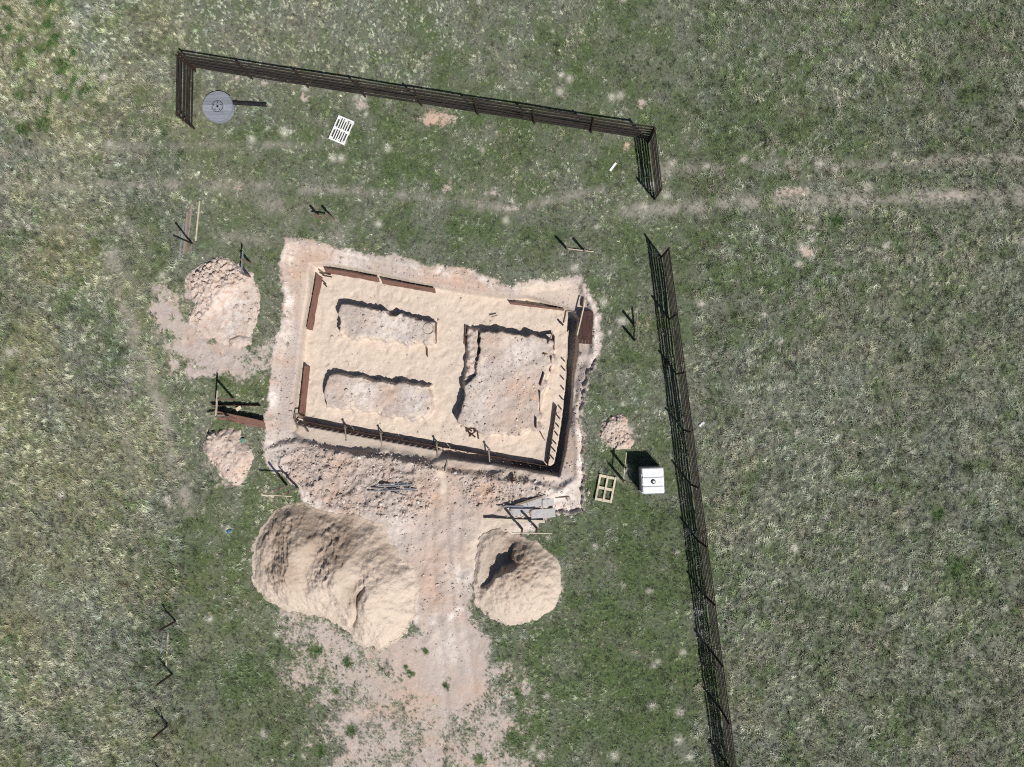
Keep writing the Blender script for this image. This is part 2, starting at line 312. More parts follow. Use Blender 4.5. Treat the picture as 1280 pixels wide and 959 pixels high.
def soil_core(s, pos, clay, pale, sand):
    """bare soil and sand colours shared by the ground, the heaps and the clods"""
    a = s.noise(1.7, 6, pos, .62); b = s.noise(9, 6, pos, .7); c = s.noise(45, 3, pos, .7)
    soil = s.mix(s.ramp(b, .3, .72), (.35, .29, .26), (.57, .49, .44))
    soil = s.mix(s.ramp(a, .42, .68), soil, (.45, .37, .315))
    soil = s.mix(s.math('MULTIPLY', s.math('ADD', clay, s.math('MULTIPLY', s.ramp(s.noise(.8, 5, pos, .6), .52, .66), .5)), s.ramp(b, .25, .55), clamp=True), soil, (.55, .365, .26))
    soil = s.mix(s.math('MULTIPLY', pale, s.ramp(s.noise(4, 4, pos), .3, .55), clamp=True), soil, (.72, .645, .585))
    sc = s.mix(s.ramp(b, .3, .7), (.54, .44, .355), (.675, .57, .475))
    sc = s.mix(s.ramp(a, .4, .7), sc, (.61, .50, .405)); sc = s.mix(s.math('MULTIPLY', s.ramp(s.noise(2.6, 5, pos, .65), .52, .68), .45), sc, (.46, .375, .30))
    col = s.mix(sand, soil, sc)
    col = s.mix(s.math('MULTIPLY', s.ramp(c, .60, .72), .7), col, (.20, .15, .12))
    col = s.mix(s.math('MULTIPLY', s.ramp(s.noise(30, 2, pos), .68, .78), .6), col, (.68, .62, .56))
    h = s.math('ADD', s.math('MULTIPLY', b, .7), s.math('MULTIPLY', c, .25))
    return col, h
def mat_ground():
    s = NB('ground_surface'); geo = s.n('ShaderNodeNewGeometry'); pos = geo.outputs['Position']
    bare = s.attr('bare'); green = s.attr('green'); fr = s.attr('fr'); yel = s.attr('yel'); pale = s.attr('pale')
    soil, h = soil_core(s, pos, s.attr('clay'), s.attr('drypale'), s.attr('sand'))
    f1 = s.noise(3.2, 8, pos, .7); f2 = s.noise(7, 6, pos, .78); f3 = s.noise(.35, 4, pos)
    dry = s.mix(s.ramp(f2, .42, .62), (.022, .024, .017), (.225, .235, .165))
    dry = s.mix(s.ramp(f1, .35, .65), dry, (.19, .195, .16))
    dry = s.mix(s.math('MULTIPLY', fr, .75), dry, (.42, .37, .32))
    gr = s.mix(s.ramp(f2, .3, .7), (.018, .030, .011), (.13, .18, .072))
    gg = s.math('ADD', green, s.math('MULTIPLY', s.math('SUBTRACT', f2, .5), .9)); gg = s.math('ADD', gg, s.math('MULTIPLY', s.math('SUBTRACT', f1, .5), .7))
    grass = s.mix(s.ramp(gg, .3, .75), dry, gr)
    grass = s.mix(s.math('MULTIPLY', yel, .3), grass, (.24, .23, .09))
    grass = s.mix(s.math('MULTIPLY', pale, .9), grass, (.52, .49, .41))
    bb = s.math('ADD', bare, s.math('MULTIPLY', s.math('SUBTRACT', s.noise(5, 8, pos, .8), .5), 2.1))
    keep = s.ramp(bare, 0, .12)
    soil = s.mix(s.math('MULTIPLY', s.attr('moist'), s.ramp(s.noise(3, 6, pos, .7), .35, .6)), soil, (.27, .205, .175))
    col = s.mix(s.math('MULTIPLY', s.ramp(bb, .34, .62), keep), grass, soil)
    s.bump(s.math('ADD', h, s.math('MULTIPLY', f2, .4)), .9, .035)
    return s.out(col, .95)
def mat_heap(name, clay, pale, sand):
    s = NB(name); geo = s.n('ShaderNodeNewGeometry'); col, h = soil_core(s, geo.outputs['Position'], clay, s.math('ADD', s.attr('bleach'), pale), sand)
    col = s.mix(s.attr('damp'), col, (.36, .27, .205))  # darker grey-brown mixed in at set spots on the sand heaps
    s.bump(h, 1.0, .075); return s.out(col, .95)
def mat_tuft():
    s = NB('grass_blade'); a = s.n('ShaderNodeAttribute', attribute_name='tcol'); a.attribute_type = 'INSTANCER'
    geo = s.n('ShaderNodeNewGeometry'); r = geo.outputs['Random Per Island']
    k = s.n('ShaderNodeMapRange', {'Value': r, 'To Min': .65, 'To Max': 1.35})
    col = s.n('ShaderNodeVectorMath', {0: a.outputs['Vector'], 1: k.outputs[0]}, operation='MULTIPLY').outputs[0]
    return s.out(col, .75)
def mat_clod():
    s = NB('soil_clod_surface'); a = s.n('ShaderNodeAttribute', attribute_name='tcol'); a.attribute_type = 'INSTANCER'
    geo = s.n('ShaderNodeNewGeometry'); f = s.noise(14, 4, geo.outputs['Position'])
    col = s.n('ShaderNodeVectorMath', {0: a.outputs['Vector'], 1: s.n('ShaderNodeMapRange', {'Value': f, 'To Min': .7, 'To Max': 1.3}).outputs[0]}, operation='MULTIPLY').outputs[0]
    s.bump(f, .6, .02); return s.out(col, .95)
M_GROUND = mat_ground(); M_SAND = mat_heap('heaped_sand', .05, .0, 1.0); M_SOIL = mat_heap('heaped_soil', .35, .35, .0); M_SOILP = mat_heap('pink_soil', .6, .45, .0)
M_SANDD = mat_heap('yellow_sand', .2, .0, .9)

# ------------------------------------------------------------------ helpers
def link(name, me, parent=None):
    o = bpy.data.objects.new(name, me); COL.objects.link(o)
    if parent: o.parent = parent
    return o
def empty(name, loc, rz=0.0):
    o = bpy.data.objects.new(name, None); COL.objects.link(o); o.location = loc; o.rotation_euler = (0, 0, rz); o.empty_display_size = .2; return o
def tag(o, label, cat, group=None):
    o['label'] = label; o['category'] = cat
    if group: o['group'] = group
    return o
def mesh(name, vs, fs, m, smooth=False):
    me = bpy.data.meshes.new(name); me.from_pydata([tuple(v) for v in vs], [], fs); me.materials.append(m)
    if smooth: me.polygons.foreach_set('use_smooth', [True] * len(me.polygons))
    me.update(); return me
BOXF = [(0, 3, 2, 1), (4, 5, 6, 7), (0, 1, 5, 4), (1, 2, 6, 5), (2, 3, 7, 6), (3, 0, 4, 7)]
class MB:
    """collects boxes, bars and rings, then links them as one mesh object"""
    def __init__(s): s.v = []; s.f = []
    def add(s, vs, fs): k = len(s.v); s.v += [tuple(v) for v in vs]; s.f += [tuple(i + k for i in f) for f in fs]; return s
    def box(s, c, size, rot=None, wob=0.0):
        hx, hy, hz = [q / 2 for q in size]; b = min(hx, hy, hz) * .12
        vs = [Vector((sx * hx, sy * hy, sz * hz)) for sz in (-1, 1) for sx, sy in ((-1, -1), (1, -1), (1, 1), (-1, 1))]
        if wob: vs = [v + Vector([random.uniform(-wob, wob) for _ in range(3)]) for v in vs]
        if rot: vs = [rot @ v for v in vs]
        return s.add([v + Vector(c) for v in vs], BOXF)
    def bar(s, a, b, wd, th, up=Vector((0, 0, 1)), wob=0.0, base=None):
        """box from a to b, wd across, th along up"""
        a, b = Vector(a), Vector(b); x = (b - a).normalized(); y = up.cross(x)
        if y.length < 1e-4: y = Vector((0, 1, 0)).cross(x)
        y.normalize(); z = x.cross(y); R = Matrix((x, y, z)).transposed()
        return s.box((a + b) / 2, ((b - a).length, wd, th), R, wob)
    def tube(s, pts, r, seg=6, caps=True):
        pts = [Vector(p) for p in pts]; k0 = len(s.v); rs = r if isinstance(r, (list, tuple)) else [r] * len(pts)
        for i, p in enumerate(pts):
            t = (pts[min(i + 1, len(pts) - 1)] - pts[max(i - 1, 0)]).normalized(); u = t.cross(Vector((0, 0, 1)))
            if u.length < 1e-3: u = Vector((1, 0, 0))
            u.normalize(); v = t.cross(u)
            for q in range(seg): a = q / seg * 2 * math.pi; s.v.append(tuple(p + (u * math.cos(a) + v * math.sin(a)) * rs[i]))
        for i in range(len(pts) - 1):
            for q in range(seg): a = k0 + i * seg + q; b = k0 + i * seg + (q + 1) % seg; s.f.append((a, b, b + seg, a + seg))
        if caps: s.f.append(tuple(k0 + q for q in range(seg))[::-1]); s.f.append(tuple(k0 + (len(pts) - 1) * seg + q for q in range(seg)))
        return s
    def build(s, name, m, parent=None, smooth=False):
        return link(name, mesh(name, s.v, s.f, m, smooth), parent)
def grid_mesh(name, X, Y, Z, m, keep=None, attrs=None, smooth=False):
    ny, nx = X.shape; co = np.stack([X, Y, Z], -1).reshape(-1, 3)
    idx = np.arange(ny * nx).reshape(ny, nx)
    q = np.stack([idx[:-1, :-1], idx[:-1, 1:], idx[1:, 1:], idx[1:, :-1]], -1).reshape(-1, 4)
    if keep is not None:
        kf = keep.reshape(-1)[q].any(1); q = q[kf]; used = np.zeros(ny * nx, bool); used[q.ravel()] = True
        remap = np.cumsum(used) - 1; co = co[used]; q = remap[q]; attrs = {k: v.ravel()[used] for k, v in (attrs or {}).items()}
    me = bpy.data.meshes.new(name); me.vertices.add(len(co)); me.vertices.foreach_set('co', co.ravel().astype(np.float32))
    me.loops.add(q.size); me.loops.foreach_set('vertex_index', q.ravel().astype(np.int32))
    me.polygons.add(len(q)); me.polygons.foreach_set('loop_start', np.arange(0, q.size, 4, dtype=np.int32)); me.polygons.foreach_set('loop_total', np.full(len(q), 4, np.int32))
    me.polygons.foreach_set('use_smooth', np.full(len(q), smooth)); me.update(calc_edges=True); me.validate()
    for k, v in (attrs or {}).items():
        at = me.attributes.new(k, 'FLOAT', 'POINT'); at.data.foreach_set('value', v.ravel().astype(np.float32))
    me.materials.append(m); return me

# ------------------------------------------------------------------ ground
def axis(lo, hi, fine, coarse, far):
    a = list(np.arange(lo, hi, fine)); b = list(np.arange(hi, hi + 26, coarse)); c = list(np.arange(lo - 22, lo, coarse))
    a = c + a + b; s = coarse
    while a[-1] < far: s *= 1.35; a.append(a[-1] + s)
    s = coarse
    while a[0] > -far: s *= 1.35; a.insert(0, a[0] - s)
    return np.array(a)
gx = axis(-18.5, 3.0, .052, .15, 320); gy = axis(-11.5, 8.5, .052, .15, 320)
X, Y = np.meshgrid(gx, gy)
Fd = fields(X, Y)
gz = Fd['z'] * np.clip(1 - (np.hypot(X, Y) - 60) / 60, 0, 1)
me = grid_mesh('ground', X, Y, gz, M_GROUND, attrs={k: Fd[k] for k in ('bare', 'sand', 'drypale', 'clay', 'green', 'yel', 'pale', 'fr', 'moist')}, smooth=True)
g = link('ground', me); g['kind'] = 'structure'

# ------------------------------------------------------------------ heaps
def heap(name, outline, hfun, m, label, cat, step=.045, damp=None, group=None, bleach=None):
    pg = poly(outline); x0, y0 = pg.min(0) - .3; x1, y1 = pg.max(0) + .3
    X, Y = np.meshgrid(np.arange(x0, x1, step), np.arange(y0, y1, step))
    s = sd(X, Y, pg) + (fbm(X, Y, 1.0, 41, 4) - .5) * .6 + (fbm(X, Y, .15, 42, 2) - .5) * .12
    gzz = fields(X, Y)['z']; h = hfun(X, Y, s)
    Z = gzz + np.where(s > 0, h + .01, -.06 + np.clip(s, -.3, 0) * .6)
    cx, cy = pg.mean(0)
    cz = float(np.median(gzz))
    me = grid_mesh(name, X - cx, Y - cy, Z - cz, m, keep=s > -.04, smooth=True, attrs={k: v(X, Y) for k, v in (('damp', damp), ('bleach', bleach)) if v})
    o = link(name, me); o.location = (cx, cy, cz); tag(o, label, cat, group); return o
def spot_mask(X, Y, spots):
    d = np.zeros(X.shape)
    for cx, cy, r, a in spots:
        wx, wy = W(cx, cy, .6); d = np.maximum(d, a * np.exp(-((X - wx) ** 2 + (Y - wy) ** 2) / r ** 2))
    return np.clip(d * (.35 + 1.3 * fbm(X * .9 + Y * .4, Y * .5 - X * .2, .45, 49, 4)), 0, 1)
def ridge(X, Y, pts, Hh, slope, pz=.8):
    r = np.full(X.shape, -9.)
    pg = poly(pts, pz)
    for i in range(len(pg) - 1): r = np.maximum(r, Hh - slope * segd(X, Y, pg[i], pg[i + 1])[0])
    return r
def smax(a, b, k=.15):
    return np.maximum(a, b) + k * .5 * np.exp(-np.abs(a - b) / k)
def big(X, Y, s):
    wx = (fbm(X, Y, .8, 43, 3) - .5) * .5; wy = (fbm(X, Y, .8, 44, 3) - .5) * .5
    A, B = X + wx, Y + wy
    h = ridge(A, B, [(382, 640), (368, 700), (362, 725)], 1.25, .62)
    h = smax(h, ridge(A, B, [(438, 655), (432, 700), (415, 735)], 1.45, .60))
    h = smax(h, ridge(A, B, [(486, 690), (466, 735), (452, 775)], 1.30, .62))
    h = smax(h, ridge(A, B, [(400, 740), (440, 760)], 1.0, .5))
    h = np.maximum(h, .38 + .1 * fbm(X, Y, .5, 45))
    e = np.clip(s, 0, 9); h = np.minimum(h, .72 * e * (.45 + .55 * sst(0, .5, e)) + .01) ; h = h - .1 * np.exp(-np.abs(h - .72 * e) / .1)
    c = line_d(X, Y, [(462, 728), (452, 742), (450, 765), (442, 780)]); h -= .22 * np.exp(-(c / .10) ** 2)   # slip crack
    k = sst(.1, .5, h); hz = fbm(X, Y, .16, 46, 3) - .5
    steep = np.clip(ridge(A, B, [(350, 640), (345, 720)], 1, .8), 0, 1) + np.clip(ridge(A, B, [(418, 650), (405, 715)], 1, 1.1), 0, 1) + .6 * np.clip(ridge(A, B, [(480, 680), (445, 750)], 1, 1.6), 0, 1)
    gro = 1 - 2 * np.abs(fbm(X * .95 + Y * .35, Y * .45 - X * .15, .26, 47, 4) - .5)
    return np.maximum(h + k * (.09 * hz + .06 * (fbm(X, Y, .45, 48) - .5)) + np.clip(steep * 1.3 + .15, 0, 1) * (.36 * (gro - .7)) * k, .01)
heap('sand_pile', [(345, 638), (362, 630), (390, 632), (420, 640), (450, 645), (478, 655), (490, 680), (503, 690), (520, 706), (526, 735), (520, 770), (503, 797), (478, 811), (452, 807), (434, 795), (420, 781), (390, 772),
                   (360, 766), (334, 752), (318, 730), (313, 700), (316, 672), (326, 652)], big, M_SAND, 'large pale sand heap with several ridges at the bottom left of the dig', 'sand pile', .04, damp=lambda X, Y: spot_mask(X, Y, ((355, 660, 1.7, .95), (395, 660, 1.6, .8), (420, 680, 1.3, .9), (355, 710, 1.2, .75), (445, 745, .6, .6), (465, 690, 1.2, .55), (430, 650, 1.5, .7))))
def small(X, Y, s):
    wx = (fbm(X, Y, .6, 53, 3) - .5) * .35; wy = (fbm(X, Y, .6, 54, 3) - .5) * .35
    A, B = X + wx, Y + wy; cx, cy = W(650, 712, .8)
    h = 1.45 - .56 * np.hypot(A - cx, B - cy)
    h = smax(h, ridge(A, B, [(640, 690), (668, 700)], 1.3, .6))
    e = np.clip(s, 0, 9); h = np.minimum(h, .75 * e * (.45 + .55 * sst(0, .5, e)) + .01)
    # bite dug out of the side that faces away from the sun
    bite = poly([(560, 735), (560, 650), (660, 655), (646, 672), (641, 690), (644, 706), (622, 722), (604, 738)], .6)
    b = sd(X, Y, bite) + (fbm(X, Y, .3, 57, 3) - .5) * .25
    low = .12 + .12 * fbm(X, Y, .4, 58)
    h = np.where(b > 0, np.minimum(h, np.maximum(low, h - b * 5.0)), h)
    sc = 1 - 2 * np.abs(fbm(X, Y * 1.6, .3, 59, 3) - .5)
    mid = np.exp(-(np.hypot(X - cx, (Y - cy) * 1.2) / .9) ** 2)
    return np.maximum(h + sst(.1, .5, h) * (.14 * (fbm(X, Y, .16, 56, 3) - .5) + .05 * (fbm(X, Y, .4, 156, 3) - .5) + .26 * mid * (sc - .65)), .01)
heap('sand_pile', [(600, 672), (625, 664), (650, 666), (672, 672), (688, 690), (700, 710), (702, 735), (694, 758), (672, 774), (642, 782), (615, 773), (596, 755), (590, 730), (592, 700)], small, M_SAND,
     'smaller round sand heap with a dark shaded hollow dug in its side', 'sand pile', .036, damp=lambda X, Y: spot_mask(X, Y, ((645, 705, 1.25, .9), (640, 725, .9, .6), (625, 700, .9, .6))))
def lumpy(Hh, sl, seed, amp=.16, sc_=.35):
    def f(X, Y, s):
        e = np.clip(s, 0, 9); r = 1 - 2 * np.abs(fbm(X, Y, sc_, seed, 4) - .5)
        return np.minimum(sl * e, Hh) * (.75 + .5 * fbm(X, Y, .8, seed + 1)) + amp * (r - .5) * sst(0, .25, e)
    return f
def ring_mound(X, Y, s):
    cx, cy = W(284, 392, .2); dd = np.hypot(X - cx, Y - cy); e = np.clip(s, 0, 9)
    r = 1 - 2 * np.abs(fbm(X, Y, .34, 61, 4) - .5); nw = sst(.3, 1.2, (-(X - cx) * .6 + (Y - cy) * .8))
    h = np.minimum(.18 * e, .05 + .22 * nw) - .06 * np.exp(-(dd / .9) ** 2) * (1 - nw)
    return np.maximum(h + nw * .5 * (r - .62) * sst(0, .3, e) + .03 * (r - .5) * sst(0, .4, e), .004)
hm = [heap('soil_mound', [(233, 350), (240, 338), (256, 328), (275, 322), (300, 332), (318, 342), (322, 360), (322, 395), (315, 420), (300, 432), (270, 430), (250, 425), (236, 405), (244, 380), (234, 368)], ring_mound, M_SOILP,
     'pink soil heap crusted with clods at its upper side, left of the excavation', 'soil mound', .04, bleach=lambda X, Y: spot_mask(X, Y, ((283, 385, .85, .55), (280, 405, .6, .4))))]
hm.append(heap('soil_mound', [(253, 560), (262, 545), (280, 539), (300, 541), (310, 556), (318, 572), (314, 592), (306, 607), (292, 613), (276, 602), (268, 585), (256, 575)], lumpy(.34, .9, 63), M_SOILP,
     'pale soil heap with a green rag, below the reddish leaning board', 'soil mound', .04))
hm.append(heap('soil_mound', [(750, 530), (760, 520), (775, 517), (786, 525), (789, 542), (794, 552), (790, 562), (774, 563), (760, 553), (751, 542)], lumpy(.13, .6, 65, .20, .20), M_SOILP,
     'small pinkish rubble heap on the grass above the white tank', 'soil mound', .035))
hm.append(heap('soil_mound', [(288, 425), (300, 419), (313, 422), (314, 430), (300, 436), (288, 434)], lumpy(.15, .8, 67, .05), M_SOIL, 'flat pale patch of tipped soil just below the clod-crusted heap', 'soil mound', .04))

# clods: big ones are parts of their heaps, the rest one scattered stuff
def clod_mesh(seed):
    rs = random.Random(seed); import bmesh
    bm = bmesh.new(); bmesh.ops.create_icosphere(bm, subdivisions=1, radius=1)
    sx, sy, sz = rs.uniform(.8, 1.3), rs.uniform(.7, 1.1), rs.uniform(.5, .8)
    for v in bm.verts: k = rs.uniform(.72, 1.2); v.co = Vector((v.co.x * sx * k, v.co.y * sy * k, v.co.z * sz * k))
    me = bpy.data.meshes.new('clod'); bm.to_mesh(me); bm.free(); return me
CL = [clod_mesh(i) for i in range(5)]
for c in CL: c.materials.append(M_SOILP)
def surf(o, x, y):
    dg = bpy.context.evaluated_depsgraph_get(); lx, ly = x - o.location.x, y - o.location.y
    r = o.ray_cast(Vector((lx, ly, 5)), Vector((0, 0, -1)), distance=9); return r[1].z if r[0] else None
bpy.context.view_layer.update()
rs = random.Random(5)
def clods_on(o, spots, smin, smax_):
    for px, py in spots:
        p = P(px, py, .3); z = surf(o, p.x, p.y)
        if z is None: continue
        c = link('clod', CL[rs.randrange(5)], o); k = rs.uniform(smin, smax_); c.scale = (k, k, k)
        c.location = (p.x - o.location.x, p.y - o.location.y, z + k * .25); c.rotation_euler = (rs.uniform(-.5, .5), rs.uniform(-.5, .5), rs.uniform(0, 6.3))
clods_on(hm[0], [(rs.gauss(a, 5), rs.gauss(b, 5)) for a, b in ((245, 345), (255, 338), (262, 332), (272, 330), (284, 333), (296, 340), (252, 350), (262, 346), (272, 342), (243, 360), (252, 366), (240, 396), (248, 410), (312, 380), (315, 395)) for _ in range(6)] + [(rs.gauss(278, 26), rs.gauss(380, 30)) for _ in range(14)], .04, .13)
clods_on(hm[1], [(rs.uniform(256, 312), rs.uniform(542, 608)) for _ in range(70)], .03, .10)
clods_on(hm[2], [(rs.uniform(752, 792), rs.uniform(519, 561)) for _ in range(75)], .03, .09)

# ------------------------------------------------------------------ scattered stuff: grass and clods, as instanced points
def proto_collection(name, meshes):
    c = bpy.data.collections.new(name)
    for i, m in enumerate(meshes): c.objects.link(bpy.data.objects.new(name + '_source', m))
    return c
def tuft_mesh(seed, blades, spread, lmin, lmax, wd):
    rs = random.Random(seed); V = []; Fc = []
    for b in range(blades):
        a = rs.gauss(0, 1.0) if rs.random() < .75 else rs.uniform(0, 6.283); l = rs.uniform(lmin, lmax); tilt = rs.uniform(.5, 1.35); bx, by = rs.gauss(0, spread), rs.gauss(0, spread); da = rs.uniform(-.5, .5)
        c, q = math.cos(a), math.sin(a); ux, uy = -q, c
        p1 = (bx + c * math.sin(tilt * .6) * l * .5, by + q * math.sin(tilt * .6) * l * .5, math.cos(tilt * .6) * l * .5)
        p2 = (p1[0] + math.cos(a + da) * math.sin(tilt * 1.15) * l * .5, p1[1] + math.sin(a + da) * math.sin(tilt * 1.15) * l * .5, max(.006, p1[2] + math.cos(tilt * 1.15) * l * .5))
        k = len(V); V += [(bx - ux * wd, by - uy * wd, 0), (bx + ux * wd, by + uy * wd, 0), (p1[0] + ux * wd * .9, p1[1] + uy * wd * .9, p1[2]), (p1[0] - ux * wd * .9, p1[1] - uy * wd * .9, p1[2]), p2]
        Fc += [(k, k + 1, k + 2, k + 3), (k + 3, k + 2, k + 4)]
    return mesh('grass_tuft', V, Fc, M_TUFT)
M_TUFT = mat_tuft(); M_CLOD = mat_clod()
def scatter(name, pts, cols, scl, coll, label, cat, tilt=.15, seed=1, flow=None):
    me = bpy.data.meshes.new(name); me.vertices.add(len(pts)); me.vertices.foreach_set('co', pts.ravel().astype(np.float32))
    a = me.attributes.new('tcol', 'FLOAT_VECTOR', 'POINT'); a.data.foreach_set('vector', cols.ravel().astype(np.float32))
    a = me.attributes.new('tscale', 'FLOAT', 'POINT'); a.data.foreach_set('value', scl.astype(np.float32))
    R = np.random.RandomState(seed); rot = np.stack([R.normal(0, tilt, len(pts)), R.normal(0, tilt, len(pts)), R.uniform(0, 6.283, len(pts)) if flow is None else flow + R.normal(0, .45, len(pts))], -1)
    a = me.attributes.new('trot', 'FLOAT_VECTOR', 'POINT'); a.data.foreach_set('vector', rot.ravel().astype(np.float32))
    o = link(name, me); ng = bpy.data.node_groups.new(name, 'GeometryNodeTree')
    ng.interface.new_socket('Geometry', in_out='INPUT', socket_type='NodeSocketGeometry'); ng.interface.new_socket('Geometry', in_out='OUTPUT', socket_type='NodeSocketGeometry')
    N = ng.nodes; L = ng.links; gi = N.new('NodeGroupInput'); go = N.new('NodeGroupOutput'); ip = N.new('GeometryNodeInstanceOnPoints')
    m2p = N.new('GeometryNodeMeshToPoints'); L.new(gi.outputs[0], m2p.inputs[0])
    ci = N.new('GeometryNodeCollectionInfo'); ci.inputs[0].default_value = coll; ci.inputs[1].default_value = True; ci.inputs[2].default_value = True
    at = N.new('GeometryNodeInputNamedAttribute'); at.data_type = 'FLOAT_VECTOR'; at.inputs[0].default_value = 'trot'
    er = N.new('FunctionNodeEulerToRotation'); L.new(at.outputs[0], er.inputs[0])
    asn = N.new('GeometryNodeInputNamedAttribute'); asn.data_type = 'FLOAT'; asn.inputs[0].default_value = 'tscale'
    rv = N.new('FunctionNodeRandomValue'); rv.data_type = 'INT'
    for s_ in rv.inputs:
        if s_.name == 'Min' and s_.type == 'INT': s_.default_value = 0
        if s_.name == 'Max' and s_.type == 'INT': s_.default_value = len(coll.objects) - 1
    L.new(m2p.outputs[0], ip.inputs['Points']); L.new(ci.outputs[0], ip.inputs['Instance']); ip.inputs['Pick Instance'].default_value = True
    L.new([q for q in rv.outputs if q.type == 'INT'][0], ip.inputs['Instance Index']); L.new(er.outputs[0], ip.inputs['Rotation']); L.new(asn.outputs[0], ip.inputs['Scale'])
    L.new(ip.outputs[0], go.inputs[0]); md = o.modifiers.new('scatter', 'NODES'); md.node_group = ng
    o['kind'] = 'stuff'; tag(o, label, cat); return o
R = np.random.RandomState(101)
x0, x1, y0, y1 = -31, 27, -22, 24
def heap_free(px, py):
    k = np.ones(px.shape, bool)
    return k
NP = 185000
qx = R.uniform(x0, x1, NP); qy = R.uniform(y0, y1, NP)
f = fields(qx, qy)
pr = (1 - np.clip(f['bare'] * 1.25 + (fbm(qx, qy, .5, 71, 3) - .5) * .9 * (f['bare'] > .05), 0, 1)) * (1 - .35 * f['fr'])
inside = np.zeros(NP, bool)
for o in [q for q in COL.objects if q.name.split('.')[0] in ('sand_pile', 'soil_mound')]:
    pg = {}
HEAPS = [[(345, 638), (420, 638), (490, 670), (526, 720), (524, 765), (500, 803), (455, 809), (420, 783), (360, 767), (318, 735), (313, 690), (325, 650)],
         [(600, 670), (650, 664), (690, 690), (704, 735), (690, 765), (642, 785), (598, 760), (588, 720)], [(233, 350), (275, 322), (320, 342), (324, 395), (300, 433), (250, 425)],
         [(253, 560), (280, 539), (308, 545), (320, 580), (295, 613), (266, 590)], [(750, 530), (775, 517), (794, 552), (774, 563)]]
for hp in HEAPS: inside |= sd(qx, qy, poly(hp)) > .05
keep = (R.rand(NP) < pr) & ~inside
qx, qy = qx[keep], qy[keep]; f = {k: v[keep] for k, v in f.items()}; n_ = len(qx)
m1 = vnoise(qx, qy, .16, 172); m2 = fbm(qx, qy, .42, 173, 2)
gg = f['green'] + R.normal(0, .12, n_) + (vnoise(qx, qy, .35, 72) - .5) * .9
isg = sst(.34, .80, gg)[:, None] * .82; lum = (.55 + .8 * fbm(qx, qy, 3.2, 179, 3))[:, None] * (.20 + .85 * m1 ** 1.5 + .75 * m2 * (.1 + 1.9 * vnoise(qx, qy, .085, 176)))[:, None] * (1 + .06 * (f['yel'] > 0) * np.clip(1 - (qx + 26) / 14, 0, 1))[:, None]
c_dry = (np.array([.395, .41, .30]) + np.array([.09, 0, -.05]) * (fbm(qx, qy, 1.4, 178, 3)[:, None] - .5) + np.array([.03, .01, -.02]) * f['yel'][:, None]) * (.35 + 1.15 * R.rand(n_, 1) ** 1.3) * lum + R.normal(0, .012, (n_, 3))
c_gr = np.array([.165, .225, .098]) * (.35 + 1.15 * R.rand(n_, 1) ** 1.3) * lum
c_yel = np.array([.40, .39, .21]) * (.7 + .5 * R.rand(n_, 1))
clm = np.clip(f['cl'] * 1.5, 0, 1)[:, None]; isg = np.maximum(isg, clm); c_gr = c_gr * (1 - clm) + np.array([.05, .105, .03]) * (.5 + R.rand(n_, 1)) * clm
col = c_dry * (1 - isg) + c_gr * isg
ym = (R.rand(n_) < f['yel'] * .12 * (f['cl'] < .2))[:, None]; col = np.where(ym, c_yel, col)
pm = np.clip(f['pale'], 0, 1)[:, None]; col = col * (1 - pm) + np.array([.70, .67, .57]) * pm
frm = (f['fr'] * .6)[:, None]; col = col * (1 - frm) + np.array([.42, .375, .32]) * frm
col = np.clip(col, .01, .9)
ppx, _ = pix(qx, qy)
scl = (.35 + .4 * R.rand(n_) + .6 * vnoise(qx, qy, .3, 174) ** 2) * (1 - .45 * f['fr']) * np.where((ppx > 870) | (ppx < 230), 1.15, .8)
NT = 5200; tx = R.uniform(x0, x1, NT); ty = R.uniform(y0, y1, NT); ft = fields(tx, ty); tpx, tpy = pix(tx, ty)
kt = (ft['bare'] < .25) & (R.rand(NT) < .02 + .98 * ((tpx > 900) | (tpx < 200)) * sst(.4, .6, fbm(tx, ty, 3, 177, 3))); 
for hp in HEAPS: kt &= sd(tx, ty, poly(hp)) < -.2
tx, ty = tx[kt], ty[kt]; nt_ = len(tx)
for rep in range(5):
    ax, ay = tx + R.normal(0, .09, nt_), ty + R.normal(0, .09, nt_)
    qx = np.append(qx, ax); qy = np.append(qy, ay); scl = np.append(scl, R.uniform(.8, 1.35, nt_)); cc_ = np.array([.42, .40, .31]) * (.5 + .6 * R.rand(nt_, 1)) if rep < 4 else np.array([.09, .13, .05]) * (.6 + .6 * R.rand(nt_, 1)); col = np.concatenate([col, cc_])
f['z'] = np.append(f['z'], np.tile(ft['z'][kt], 5))
tufts = proto_collection('grass_tufts', [tuft_mesh(i, 15, .035, .09, .24, .0065) for i in range(7)])
grass = scatter('grass', np.stack([qx, qy, f['z'] - .005], -1), col, scl, tufts, 'short patchy grass, green and straw coloured, over the whole field', 'grass', flow=9 * fbm(qx, qy, 4.5, 175, 3))
